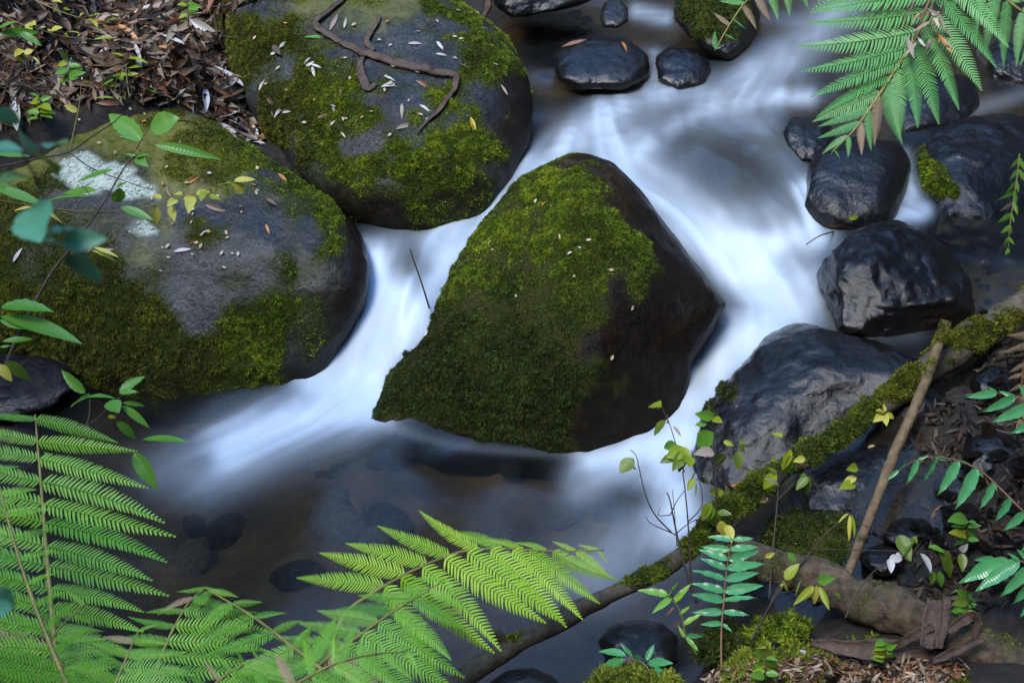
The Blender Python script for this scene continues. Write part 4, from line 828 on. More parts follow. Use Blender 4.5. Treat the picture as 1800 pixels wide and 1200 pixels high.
for i, p in enumerate(in_poly(LIT, 190, lr)):
    k = str(lr.choice(kinds, p=[.34, .14, .2, .14, .12, .06])); L_ = 24+52*lr.random()**1.5; h_ = str(lr.choice(['gum', 'gum2', 'gum3', 'lance'])); fallen(p[0], p[1], lr.uniform(0, 360), L_, k, h_, ('small ' if L_ < 36 else 'long ' if L_ > 54 else '')+COLW[k]+' '+SHW[h_]+' leaf lying in the litter behind the lichen boulder', .012, 'leaves of the litter bank', tilt=.6)
for i, p in enumerate(in_poly(LIT2, 70, lr)):
    k = str(lr.choice(kinds, p=[.3, .1, .25, .1, .2, .05])); h_ = str(lr.choice(['gum', 'gum2', 'chip', 'lance'])); fallen(p[0], p[1], lr.uniform(0, 360), lr.uniform(12, 34), k, h_, COLW[k]+' '+SHW[h_]+' leaf scrap in the litter in front of the log', .008, 'leaf scraps by the log', tilt=.5)
for p in in_poly([(380,215),(470,240),(470,262),(430,250)], 14, lr):
    k = str(lr.choice(kinds)); fallen(p[0], p[1], lr.uniform(0, 360), lr.uniform(22, 40), k, str(lr.choice(['gum', 'gum2'])), COLW[k]+' leaf piled in the gap between the mossy boulders', .012, 'leaves in the gap', tilt=.6)
# pebbles
peb = [rock_shape([(100+40*math.cos(a)*(1+.12*math.sin(3*a+k)), 100+30*math.sin(a)*(1+.1*math.cos(2*a+k))) for a in np.linspace(0, 6.28, 14)[:-1]], 4, 4.02, .05, .05, 3, .006, 20, 60+k, 2) for k in range(4)]
PM = []
for k, (V, F) in enumerate(peb):
    V = V-V.mean(0); V /= np.abs(V).max(); PM.append((V, F))
PMESH = {}
def pebble(px, py, wpx, mat, label, group, sink=.25, name='pebble'):
    h = H.px(px, py)
    if h is None: return
    P, n = h; d = (P-C0)@FW; r = wpx*d/FPX/2; k = int(rng.integers(4)); key = (k, mat.name, name)
    if key not in PMESH:
        PMESH[key] = mk_mesh('pebble', PM[k][0], PM[k][1], True, {'wet': np.full(len(PM[k][0]), 0. if name == 'bed_stone' else .6), 'moss': np.zeros(len(PM[k][0]))}); PMESH[key].materials.append(mat)
    if group: label = ('tiny ' if wpx < 11 else 'small ' if wpx < 20 else 'mid-sized ' if wpx < 45 else 'large ')+{'grey_boulder_stone': 'grey ', 'pale_pebble_stone': 'tan ', 'brown_boulder_stone': 'brown ', 'wet_dark_stone': 'slate ', 'black_wet_stone': 'black '}[mat.name]+label
    o = bpy.data.objects.new(name, PMESH[key]); COL.objects.link(o); o.location = P+np.array([0, 0, r*(.55-sink)]); o.rotation_euler = (rng.uniform(-.4, .4), rng.uniform(-.4, .4), rng.uniform(0, 6.28)); o.scale = (r, r*rng.uniform(.75, 1), r*rng.uniform(.6, .85))
    tag(o, label, 'pebble', group)
pebble(371, 86, 22, M_ROCK_PALE, 'round pale grey pebble touching the broad boulder', None); pebble(378, 117, 24, M_ROCK_PALE, 'larger tan pebble just above the angular stone', None)
pebble(302, 136, 13, M_ROCK_PALE, 'small cream pebble beside the mossy lump', None); pebble(312, 143, 16, M_ROCK_GREY, 'dark pebble beside the cream one', None); pebble(277, 148, 18, M_ROCK_PALE, 'greenish tilted pebble under the mossy lump', None)
for _ in range(34): pebble(rng.uniform(235, 385), rng.uniform(135, 185), rng.uniform(6, 15), [M_ROCK_GREY, M_ROCK_PALE, M_ROCK_BROWN][int(rng.integers(3))], 'pebble in the litter hollow below the mossy lump', 'pebbles of the litter hollow')
for p in in_poly([(1600,930),(1660,840),(1720,700),(1800,600),(1800,1050),(1700,1040)], 110, lr): pebble(p[0], p[1], rng.uniform(8, 44), [M_ROCK_BLACK, M_ROCK_WET, M_ROCK_BROWN][int(rng.integers(3))], 'wet stone embedded in the right bank', 'stones of the right bank')
for p in in_poly([(1640,400),(1740,440),(1740,560),(1715,560),(1720,500)], 16, lr): pebble(p[0], p[1], rng.uniform(8, 24), M_ROCK_BLACK, 'stone in the dripping channel beside the notched boulder', 'stones of the dripping channel')
for p in in_poly([(935,30),(1050,10),(1050,60),(980,80),(960,150),(935,130)], 26, lr): pebble(p[0], p[1], rng.uniform(10, 32), [M_ROCK_BROWN, M_ROCK_BLACK][int(rng.integers(2))], 'stone in the shallow upstream pool', 'stones of the upstream pool', 0.1)
for p in in_poly([(280,760),(700,780),(1150,860),(1100,1010),(700,1000),(300,1050)], 28, lr): pebble(p[0], p[1], rng.uniform(40, 120), [M_ROCK_BROWN, M_ROCK_PALE, M_ROCK_PALE, M_ROCK_BROWN][int(rng.integers(4))], 'blurred stone on the bed of the lower pool', 'stones on the pool bed', 0.5, 'bed_stone')
# loose twigs in the litter
def twig(label, pts, r, mat=None, group=None, name='twig', n=14):
    P = catmull(np.array(pts), n); base = P[0].copy(); o = link(name, tube_mesh(name, P-base, np.linspace(r[0], r[1], n), 6), mat or M_TWIG, None, base); return tag(o, label, 'twig', group)
twig('thin dark twig standing out of the left cascade', [at_d(755,542,4.62), at_d(742,500,4.6), at_d(728,460,4.58), at_d(720,436,4.57)], (.004, .0025))
twig('brown twig pointing at the mossy boulder across the litter', [on(300,62,.015)[0], on(350,66,.02)[0], on(413,70,.02)[0]], (.005, .003))
twig('long thin twig lying under the stump moss', [on(0,165,.02)[0], on(40,160,.03)[0], on(80,185,.03)[0], on(115,200,.02)[0]], (.004, .002))
twig('thin stick sticking out of the snag over the white water', [on(1468,402,.01)[0], at_d(1440,415,4.72), at_d(1417,430,4.7)], (.003, .002))
twig('fine forked twig on the broad boulder under the bark strip', [on(620,95,.012)[0], on(615,125,.01)[0], on(603,150,.01)[0]], (.0025, .0015))
for _ in range(26):
    p = in_poly(LIT, 1, lr)[0]; a = lr.uniform(0, 6.28); L = lr.uniform(20, 60); q = p+np.array([math.cos(a), math.sin(a)])*L
    twig('short broken twig lying in the litter behind the lichen boulder', [on(*p, .02)[0], on(*((p+q)/2), .03)[0], on(*q, .02)[0]], (.003, .002), None, 'twigs in the litter')

# ------------------------------------------------------------------ leafy plants: stems as pixel paths with depth, leaves from base to tip
def plant(name, label, cat, stems, leaves, smat, base_i=0, shape='ovate', nrm=(0, -.45, 1)):
    """stems: (path, r0, r1); leaves: (bx,by,tx,ty,depth,kind[,shape])"""
    a = np.array(stems[0][0], float); base = at_d(a[0, 0], a[0, 1], a[0, 2]); root = link(name, None, None, None, base); tag(root, label, cat)
    for pts, r0, r1 in stems:
        n = max(8, 5*len(pts)); P = paths(pts, n)-base; link('stem', tube_mesh('stem', P, np.linspace(r0, r1, n), 6), smat, root)
    for lf in leaves:
        bx, by, tx, ty, d, k = lf[:6]; sh_ = lf[6] if len(lf) > 6 else shape
        B = at_d(bx, by, d); T = at_d(tx, ty, d+rng.uniform(-.05, .05)); nv = np.array(nrm)+rng.normal(size=3)*.3
        o = bpy.data.objects.new('leaf', leaf_mesh(k, sh_)); COL.objects.link(o); o.parent = root; o.matrix_local = Matrix.Translation(-Vector(base))@frame(B, T, nv)
    return root
D = 3.55
plant('shrub_seedling', 'thin branching shrub with yellow-green leaves rising in front of the right channel', 'shrub',
 [([(1225,1060,3.5),(1205,1000,3.5),(1190,940,3.5),(1178,880,3.5),(1172,865,3.5)],.0045,.002),([(1215,1040,3.5),(1212,960,3.48),(1208,900,3.47),(1203,850,3.46),(1200,828,3.46)],.003,.0015),([(1180,935,3.5),(1152,905,3.5),(1135,870,3.5),(1124,825,3.5),(1118,800,3.5),(1108,790,3.5)],.0025,.001),
  ([(1178,905,3.5),(1190,880,3.5),(1203,862,3.5)],.002,.001),([(1208,918,3.47),(1232,892,3.47),(1233,860,3.47),(1220,815,3.47),(1215,790,3.47)],.002,.001),([(1185,938,3.5),(1145,920,3.5),(1135,907,3.5)],.0018,.001),([(1178,905,3.5),(1158,905,3.5),(1160,892,3.5)],.0015,.0008),
  ([(1190,960,3.5),(1186,905,3.5),(1182,860,3.5)],.0015,.0008),([(1203,830,3.46),(1188,780,3.46),(1175,740,3.46),(1163,715,3.46)],.002,.001),([(1215,843,3.46),(1230,815,3.46),(1245,800,3.46)],.0018,.001),([(1185,940,3.5),(1210,920,3.49),(1226,912,3.48)],.0018,.001)],
 [(1114,806,1088,830,3.5,'D','round'),(1114,806,1112,826,3.5,'Y'),(1160,715,1142,708,3.46,'Y','round'),(1163,716,1150,716,3.46,'Y'),(1171,740,1146,764,3.46,'D','round'),(1170,732,1178,742,3.46,'Y'),(1183,748,1199,766,3.46,'dry','gum'),
  (1188,780,1162,786,3.46,'G','ovate'),(1205,790,1172,802,3.46,'Y','round'),(1204,795,1184,825,3.46,'D','ovate'),(1206,798,1214,818,3.46,'Y','round'),(1204,800,1192,830,3.46,'D'),(1190,800,1160,812,3.46,'D'),(1200,785,1214,812,3.46,'Y'),(1220,840,1208,862,3.46,'Y'),(1224,850,1224,870,3.46,'D','long')], M_TWIG)
plant('shrub_seedling', 'upright stem with opposite round green leaves before the wet boulder edge', 'shrub',
 [([(1262,1000,3.62),(1260,930,3.62),(1258,860,3.62),(1256,800,3.62),(1255,735,3.62)],.003,.0012),([(1257,818,3.62),(1275,800,3.62),(1298,782,3.62)],.002,.001),([(1257,862,3.62),(1268,875,3.62),(1280,852,3.62)],.0016,.001),([(1255,757,3.62),(1245,745,3.62)],.0014,.001),([(1257,818,3.62),(1235,835,3.62),(1222,845,3.62)],.0016,.001)],
 [(1254,732,1224,728,3.62,'G'),(1254,735,1268,740,3.62,'Y'),(1243,745,1220,745,3.62,'G'),(1254,760,1222,786,3.62,'G','round'),(1255,795,1222,794,3.62,'dry','ovate'),(1257,800,1280,815,3.62,'D'),(1272,775,1290,783,3.62,'Y','ovate'),(1300,778,1312,776,3.62,'Y','ovate'),(1302,780,1308,796,3.62,'D','ovate'),(1296,792,1300,828,3.62,'D','ovate'),(1258,758,1268,776,3.62,'D','long'),
  (1272,862,1242,868,3.62,'Y'),(1276,852,1280,868,3.62,'Y'),(1276,868,1284,892,3.62,'D','ovate'),(1278,880,1260,888,3.62,'D','ovate'),(1252,885,1228,916,3.6,'Y','ovate'),(1254,890,1240,918,3.6,'G','ovate'),(1257,895,1258,932,3.6,'D','ovate'),(1268,914,1272,946,3.58,'YY','ovate'),(1278,922,1288,952,3.58,'YY','ovate'),(1262,900,1286,902,3.58,'D','ovate')], M_TWIG)
plant('climbing_vine', 'slender vine with yellow-green leaves rising through the branch moss', 'vine',
 [([(1352,1052,3.45),(1356,1000,3.5),(1362,930,3.55),(1368,860,3.6),(1370,810,3.62)],.003,.0015),([(1366,880,3.58),(1395,850,3.6),(1418,832,3.6),(1425,825,3.6)],.0014,.0008),([(1418,832,3.6),(1410,800,3.6),(1395,785,3.6),(1375,765,3.6)],.0014,.0008),([(1425,835,3.6),(1445,870,3.55),(1470,905,3.5)],.0012,.0008)],
 [(1376,768,1354,758,3.6,'Y','ovate'),(1368,812,1358,806,3.6,'Y','ovate'),(1390,790,1374,830,3.6,'Y','serr'),(1388,800,1384,840,3.6,'D','serr'),(1364,830,1340,862,3.6,'Y','ovate'),(1365,832,1352,820,3.6,'D','ovate'),(1415,805,1396,810,3.6,'YY','ovate'),(1416,806,1420,822,3.6,'Y','ovate'),(1418,836,1398,846,3.6,'G','ovate'),(1420,838,1398,860,3.6,'D','ovate'),(1424,836,1414,874,3.6,'D','serr'),(1368,852,1350,838,3.58,'dry','gum')], M_TWIG)
plant('climbing_vine', 'thin trailing vine with drooping buds hanging over the stick', 'vine',
 [([(1330,1110,3.4),(1365,1045,3.42),(1420,975,3.44),(1470,920,3.46),(1498,900,3.47),(1530,865,3.48)],.004,.0015),([(1494,895,3.47),(1500,850,3.47),(1505,820,3.47)],.0018,.001),([(1424,965,3.44),(1500,966,3.44),(1600,968,3.44),(1690,968,3.44)],.0016,.001),([(1500,915,3.47),(1540,930,3.47),(1600,945,3.47)],.0014,.0008)],
 [(1507,820,1492,824,3.47,'Y','ovate'),(1505,838,1480,850,3.47,'YY','ovate'),(1502,850,1478,855,3.47,'Y','ovate'),(1506,838,1520,860,3.47,'D','long'),(1492,902,1474,912,3.47,'YY','long'),(1494,904,1492,952,3.47,'YY','long'),(1496,904,1508,946,3.47,'Y','long'),
  (1605,945,1585,970,3.44,'D','ovate'),(1580,940,1602,984,3.44,'D','ovate'),(1605,942,1614,955,3.44,'Y'),(1632,960,1664,968,3.44,'G','ovate'),(1618,972,1642,1004,3.44,'pale','ovate'),(1650,970,1680,1016,3.44,'D','round'),(1638,1002,1640,1030,3.44,'D','ovate'),(1648,1005,1660,1034,3.44,'G','ovate'),(1688,968,1700,958,3.44,'pale','ovate'),(1690,972,1694,1004,3.44,'D','ovate'),(1575,972,1590,978,3.44,'pale','ovate')], M_TWIG)
plant('climbing_vine', 'low vine with drooping yellow-green leaves against the log', 'vine',
 [([(1318,1130,3.32),(1350,1070,3.34),(1375,1020,3.36),(1405,985,3.38)],.003,.0015),([(1486,1085,3.25),(1505,1045,3.28),(1530,1010,3.3),(1560,985,3.32)],.003,.0015),([(1365,1040,3.35),(1385,1040,3.35),(1400,1035,3.35)],.0012,.0008)],
 [(1428,1028,1396,1064,3.3,'Y','lance'),(1430,1030,1412,1058,3.3,'YY','lance'),(1436,1028,1430,1066,3.3,'YY','lance'),(1440,1030,1458,1072,3.3,'Y','lance'),(1444,1032,1462,1060,3.3,'Y','lance'),(1438,1020,1464,1016,3.3,'G','ovate'),(1376,1025,1372,1030,3.35,'Y'),(1380,1018,1404,988,3.36,'Y','ovate'),(1375,1020,1390,1045,3.35,'YY','long'),(1408,1020,1396,1044,3.34,'D','long'),(1385,972,1402,988,3.38,'G','ovate'),(1345,978,1362,972,3.4,'YY','ovate'),(1564,982,1568,1005,3.32,'pale','ovate'),(1563,984,1590,978,3.32,'pale','ovate'),(1470,1040,1478,1052,3.28,'D','ovate')], M_TWIG)
plant('shrub_seedling', 'young yellow-orange tipped seedling sprouting from the branch moss', 'shrub', [([(1550,752,3.98),(1554,735,3.96),(1556,722,3.95)],.002,.001)],
 [(1555,726,1542,718,3.95,'YY'),(1555,724,1554,708,3.95,'YY'),(1556,726,1536,740,3.95,'YY'),(1556,728,1558,746,3.95,'YY'),(1558,726,1574,736,3.95,'YY')], M_STEMY)
plant('leafy_sprig', 'fresh light green sprig with fleshy leaves at the water edge below the branch', 'sprig', [([(1225,1150,3.3),(1205,1115,3.32),(1198,1080,3.33),(1182,1050,3.34),(1176,1035,3.34)],.003,.0015)],
 [(1175,1045,1120,1034,3.34,'FY','wavy'),(1176,1048,1190,1020,3.34,'FY','wavy'),(1184,1058,1214,1024,3.34,'FY','wavy'),(1180,1050,1146,1076,3.34,'FY','wavy'),(1186,1066,1166,1084,3.34,'brn','gum'),(1195,1080,1214,1062,3.34,'FY','wavy'),(1200,1098,1234,1076,3.33,'FY','wavy'),(1203,1120,1192,1098,3.32,'FY','wavy'),(1206,1116,1238,1118,3.32,'F','wavy'),(1206,1120,1230,1145,3.3,'FY','wavy'),(1196,1092,1186,1098,3.33,'brn','chip')], M_STEMG, shape='wavy')
plant('leafy_sprig', 'dark glossy lobed sprig hanging over the glistening stone', 'sprig', [([(1150,1190,3.24),(1130,1165,3.26),(1105,1155,3.28)],.003,.002)],
 [(1100,1152,1050,1138,3.28,'F','serr'),(1098,1158,1042,1186,3.28,'F','serr'),(1112,1152,1090,1130,3.28,'F','lance'),(1115,1152,1140,1172,3.26,'F','serr'),(1110,1150,1128,1160,3.28,'F','serr'),(1136,1160,1150,1130,3.26,'F','serr'),(1140,1165,1180,1162,3.25,'F','serr'),(1106,1160,1104,1166,3.27,'red','chip'),(1080,1150,1075,1150,3.28,'F','lance') if False else (1150,1172,1178,1196,3.22,'F','serr')], M_STEMG)
# left side
plant('leafy_sapling', 'young sapling with pointed light green leaves over the dark pool, left of the ferns', 'sapling',
 [([(-10,965,3.0),(30,915,3.05),(75,865,3.1),(110,820,3.15),(140,770,3.2),(156,735,3.22),(158,702,3.23)],.005,.002),([(148,752,3.21),(170,735,3.22),(195,712,3.22)],.002,.001),([(112,808,3.15),(160,795,3.16),(200,795,3.17),(250,772,3.18)],.0025,.0012),([(195,712,3.22),(215,695,3.22),(205,700,3.22)],.0012,.001),([(98,835,3.13),(95,815,3.13)],.0012,.001)],
 [(150,690,103,650,3.23,'G','serr'),(158,698,208,694,3.22,'G','serr'),(158,698,118,708,3.23,'G','ovate'),(210,690,254,656,3.22,'G','serr'),(210,690,240,686,3.22,'G','serr'),(192,705,208,722,3.22,'G','round'),(190,732,206,732,3.22,'Y','ovate'),(215,708,258,710,3.22,'G','lance'),(212,712,266,750,3.22,'G','lance'),(205,742,244,772,3.2,'G','serr'),(250,772,332,768,3.18,'G','lance'),(236,795,276,862,3.16,'G','serr'),(98,816,78,795,3.13,'G','ovate'),(95,815,82,820,3.13,'G','ovate')], M_TWIG, shape='serr')
plant('leafy_sapling', 'tall bare-stemmed sapling crossing in front of the lichen boulder', 'sapling',
 [([(10,640,3.3),(40,570,3.35),(90,480,3.4),(130,430,3.42),(180,360,3.46),(215,300,3.5),(235,275,3.52)],.005,.002),([(-20,298,3.5),(70,278,3.5),(120,268,3.5),(165,238,3.5),(200,215,3.5),(215,200,3.5)],.003,.0015),([(122,268,3.5),(160,295,3.5),(210,315,3.5),(270,335,3.5)],.0018,.001),([(240,262,3.52),(252,240,3.54),(262,225,3.54)],.002,.001),([(175,365,3.46),(140,320,3.46)],.0014,.001)],
 [(250,248,183,190,3.54,'G','serr'),(265,228,312,205,3.54,'G','round'),(272,255,390,272,3.52,'G','long'),(235,275,218,268,3.52,'G','serr'),(240,278,262,268,3.52,'G','ovate'),(240,278,258,290,3.52,'G','ovate'),(170,335,104,335,3.48,'G','lance'),(160,345,70,345,3.48,'G','lance'),(200,298,130,315,3.5,'G','lance'),(210,330,205,360,3.5,'G','round'),(205,330,222,318,3.5,'G','ovate'),(212,364,268,382,3.46,'G','lance'),(-5,272,55,270,3.4,'G','lance'),(-10,330,80,355,3.4,'G','lance'),(-5,318,35,345,3.4,'G','lance'),
  (0,520,80,540,3.35,'G','lance') if False else (2,540,92,535,3.3,'G','serr'),(0,556,148,590,3.3,'G','lance'),(0,562,50,576,3.3,'G','lance'),(5,600,60,592,3.28,'G','lance'),(0,610,20,606,3.28,'G','lance'),(8,635,60,670,3.28,'D','serr'),(0,640,20,672,3.28,'YY','ovate')], M_TWIG, shape='serr')
plant('climbing_vine', 'yellow-leaved vine lying across the lichen boulder', 'vine',
 [([(-10,352,3.75),(60,362,3.85),(140,372,3.95),(220,370,4.05),(280,358,4.1),(330,342,4.12),(390,325,4.12),(430,318,4.12)],.003,.0015),([(175,370,4.0),(172,400,4.0),(160,445,4.0)],.0018,.001),([(110,372,3.95),(180,390,4.0),(260,380,4.05),(290,355,4.1)],.0015,.001)],
 [(272,362,274,400,4.1,'YY','ovate'),(300,362,306,388,4.12,'YY','ovate'),(310,350,294,360,4.12,'YY'),(325,345,348,362,4.12,'YY'),(320,342,302,338,4.12,'YY','serr'),(345,340,368,336,4.12,'YY'),(360,335,352,350,4.12,'Y'),(378,330,372,342,4.12,'YY','round'),(390,325,405,318,4.12,'Y'),(408,322,432,340,4.12,'YY','round'),(412,318,450,312,4.12,'YY','serr'),(338,345,330,372,4.12,'YY'),(365,345,390,348,4.12,'Y'),(282,350,270,340,4.1,'YY','round'),(395,332,402,345,4.12,'YY'),
  (168,425,142,415,4.0,'YY','long'),(162,440,210,455,4.0,'YY','long'),(165,435,208,446,4.0,'YY','long'),(165,430,150,445,4.0,'YY','long'),(60,362,20,368,3.9,'YY','long'),(70,360,108,388,3.9,'YY','long'),(55,360,80,370,3.9,'YY','lance')], M_STEMY, shape='ovate')
plant('climbing_vine', 'yellow-green arching vine over the litter beside the stump', 'vine',
 [([(-10,18,4.5),(30,40,4.52),(70,52,4.54),(110,64,4.56),(165,70,4.58)],.0028,.0012),([(60,0,4.6),(100,18,4.6),(135,30,4.6),(165,38,4.6),(195,40,4.6)],.0025,.001),([(-10,90,4.4),(25,100,4.4)],.0022,.001)],
 [(40,42,25,55,4.52,'YY','long'),(48,42,55,55,4.53,'YY'),(52,42,62,42,4.53,'YY','round'),(70,50,80,46,4.54,'YY'),(88,56,84,50,4.55,'YY','round'),(90,54,108,46,4.55,'YY'),(115,58,140,50,4.57,'YY','long'),(118,62,122,60,4.57,'Y') if False else (112,60,120,62,4.57,'Y'),(165,70,205,60,4.58,'Y','long'),(140,60,136,66,4.57,'Y'),(128,28,138,36,4.6,'YY','round'),(140,30,145,22,4.6,'YY'),(158,30,175,20,4.6,'Y','serr'),(160,32,172,46,4.6,'YY','serr'),(190,36,215,28,4.6,'Y','long'),(100,10,95,18,4.6,'YY','round'),(112,16,126,16,4.6,'Y'),(92,2,110,2,4.6,'YY'),(-5,52,25,34,4.4,'G','lance'),(0,58,72,56,4.4,'G','lance'),(35,58,74,78,4.4,'G','serr'),
  (25,96,40,88,4.4,'YY'),(27,98,45,112,4.4,'YY','serr'),(42,95,58,88,4.4,'YY','round'),(58,100,70,110,4.4,'YY','long')], M_STEMY, shape='ovate')
plant('shrub_seedling', 'small upright seedling with paired pale leaves on the crest of the lichen boulder', 'shrub', [([(228,172,4.9),(224,150,4.92),(222,125,4.94),(222,105,4.95)],.0028,.0012),([(200,172,4.9),(203,150,4.9),(205,135,4.9)],.002,.001)],
 [(222,102,196,90,4.95,'Y','serr'),(223,103,260,105,4.95,'Y','serr'),(222,120,203,112,4.95,'Y','serr'),(223,120,250,114,4.95,'Y','serr'),(222,133,202,126,4.93,'Y','serr'),(224,132,244,128,4.93,'Y','serr'),(205,135,194,132,4.9,'G'),(204,138,216,134,4.9,'G'),(202,150,182,150,4.9,'D','lance'),(200,140,175,150,4.9,'G','lance'),(200,172,165,168,4.9,'Y','long'),(202,172,228,168,4.9,'Y','long'),(206,135,200,128,4.9,'G')], M_STEMY)
plant('shrub_seedling', 'single yellow stem with two leaves leaning on the mossy crest', 'shrub', [([(122,265,4.4),(132,220,4.5),(140,180,4.6),(143,148,4.65),(150,142,4.65)],.0025,.0012)], [(143,148,170,145,4.65,'YY','long'),(136,196,112,184,4.58,'YY','ovate')], M_STEMY)
for lab, x, y, d, sc in [('low green seedling between the two stumps on the litter', 120, 150, 5.0, 1.), ('yellow-green seedling at the upper litter beside the broad boulder', 330, 40, 5.3, .8), ('broad-leaved green seedling at the foot of the left stump', 70, 215, 4.8, .9), ('tiny seedling in the pebble hollow behind the lichen boulder', 255, 172, 5.0, .7), ('green sprout among the leaf scraps in front of the log', 1345, 1195, 3.1, .9), ('leafy sprout under the upright peeled bark', 1555, 1165, 3.2, .8), ('small-leaved sprout between log and deep green cushion', 1700, 1085, 3.25, .8), ('dark sprout rising from the gravel by the arching fern', 1700, 960, 3.5, 1.)]:
    lv = []
    for k in range(9):
        yy = y-8*sc-k*5*sc; sg = 1 if k % 2 else -1; L = rng.uniform(16, 30)*sc; lv.append((x+sg, yy, x+sg*L, yy-rng.uniform(-8, 12)*sc, d, ['G', 'Y', 'G', 'D'][int(rng.integers(4))], 'ovate'))
    plant('shrub_seedling', lab, 'shrub', [([(x, y+8, d+.03), (x+2, y-20*sc, d), (x-2, y-55*sc, d)], .0025, .001)], lv, M_STEMG)
# out of focus leaves close to the lens
plant('near_twig', 'blurred blue-green leafy twig hanging close to the lens before the lichen boulder', 'twig', [([(-60,120,1.0),(-10,200,1.02),(40,270,1.05),(75,340,1.08),(110,400,1.1),(150,440,1.1)],.0012,.0006)],
 [(-5,190,42,222,1.02,'B','ovate'),(30,220,55,270,1.03,'B','ovate'),(-20,265,36,255,1.03,'B','ovate'),(10,300,40,330,1.04,'B','ovate'),(60,270,112,300,1.05,'D','ovate'),(85,260,115,240,1.05,'B','ovate'),(60,360,62,418,1.08,'B','round'),(95,410,155,392,1.1,'B','ovate'),(110,425,185,418,1.1,'B','ovate'),(100,430,118,420,1.1,'B','round'),(150,445,150,500,1.1,'B','round'),(75,400,98,420,1.1,'D','ovate'),(-30,1040,30,1070,1.0,'B','round'),(-20,1075,24,1060,1.0,'B','round')], M_TWIG)

# ------------------------------------------------------------------ ferns
def pinna_data(name, npair=24, W=.12, droop=.12, side=0., seed=0, taper=.75, fwd=.42, wd=.72):
    r = np.random.default_rng(seed); VV = []; FF = []; k = 0
    def spine(u): return np.stack([u-.12*droop*u**2, side*u**2, -droop*u**2], -1)
    us = np.linspace(.02, .985, npair); sp_ = 1./npair
    for i, u in enumerate(us):
        prof = (1-max(0, (u-.28)/.72)**1.35)*(.72+.28*min(1, u/.28)); L = W*prof+.006
        for s in (-1, 1):
            t = np.array([0, .22, .45, .68, .88, 1.]); w = sp_*wd*.5*np.array([.95, 1.02, .95, .78, .45, .05]); w = w*(1+.08*r.normal(size=6))
            f = fwd+.12*r.normal()*.5+.25*u; y = s*L*t; x = u+L*t*f+L*.22*t*t; z = -.12*L*t*t+.02*L*math.sin(3*t[3]+i)
            c = spine(x*0+u); mid = np.stack([c[:, 0]+(x-u), c[:, 1]+y, c[:, 2]+z+(-2*droop*u)*(x-u)], 1)
            dirx = np.array([1, 0, 0]); a = mid.copy(); b = mid.copy(); a[:, 0] -= w; b[:, 0] += w; a[:, 2] -= w*.35; b[:, 2] -= w*.35; mid[:, 2] += w*.12
            q = np.stack([a, mid, b], 1).reshape(-1, 3); fc = grid_faces(3, 6)
            VV.append(q); FF.append((fc if s > 0 else fc[:, ::-1])+k); k += 18
    uu = np.linspace(0, 1, 12); c = spine(uu); tv, tf_ = tube(c+np.array([0, 0, .002]), np.linspace(.006, .0015, 12), 4, cap=False)
    VV.append(tv); FF.append(tf_+k)
    V = np.vstack(VV); F = np.vstack(FF); m = mk_mesh(name, V, F, True); return m
M_FERN = leaf_mat('tree_fern_green', (.07, .3, .02), (.27, .58, .05), .34, .4, vein=False); M_FERNB = leaf_mat('bright_fern_green', (.22, .5, .015), (.48, .74, .05), .4, .42, vein=False)
M_FERNC = leaf_mat('cool_fern_green', (.07, .3, .07), (.2, .5, .15), .36, .35, spots=None, vein=False); M_FERNX = leaf_mat('browned_fern_tip', (.28, .2, .12), (.42, .3, .18), .55, .25, vein=False)
PV = {}
def pinna_mesh(mat, v, W, npair, droop):
    k = (mat.name, v, W, npair, droop)
    if k not in PV:
        m = pinna_data('pinna', npair, W, droop*(1+.4*(v-2)), .07*(v-2), v); m.materials.append(mat); PV[k] = m
    return PV[k]
def frond(root, rbase, rach, tipsL, tipsR, n, mat, r0=.007, W=.12, npair=24, droop=.12, t0=.06, nrm=(0, -.5, 1), rmat=None, simple=None, mats=None):
    P = paths(rach, 60); P_ = P-np.array(rbase); fr = link('frond', tube_mesh('frond', P_, np.linspace(r0, r0*.25, 60), 7), rmat or M_RACHIS, root)
    for tips, sg in ((tipsL, -1), (tipsR, 1)):
        if not tips: continue
        a = np.array(tips, float); Tq = at_d(a[:, 0], a[:, 1], a[:, 2]); nn = n if isinstance(n, int) else (n[0] if sg < 0 else n[1])
        for i in range(nn):
            f = i/(nn-1); s = f*(len(tips)-1); k = min(int(s), len(tips)-2); T = Tq[k]+(Tq[k+1]-Tq[k])*(s-k)
            bi = int((t0+(1-t0)*f*.985)*59); B = P[bi]; T = T+rng.normal(size=3)*.006
            if np.linalg.norm(T-B) < .012: continue
            nv = np.array(nrm)+rng.normal(size=3)*.22
            if simple: me = leaf_mesh(simple, 'wavy')
            else: me = pinna_mesh((M_FERNX if rng.random() < .025 else (mats or [mat])[int(rng.integers(len(mats or [mat])))]), int(rng.integers(5)), W, npair, droop)
            o = bpy.data.objects.new('pinna', me); COL.objects.link(o); o.parent = fr
            M = frame(B, T, nv); Lx = np.linalg.norm(T-B)
            o.matrix_local = Matrix.Translation(-Vector(rbase))@M
    return fr
def fern(name, label, base, cat='fern'):
    o = link(name, None, None, None, base); return tag(o, label, cat), base
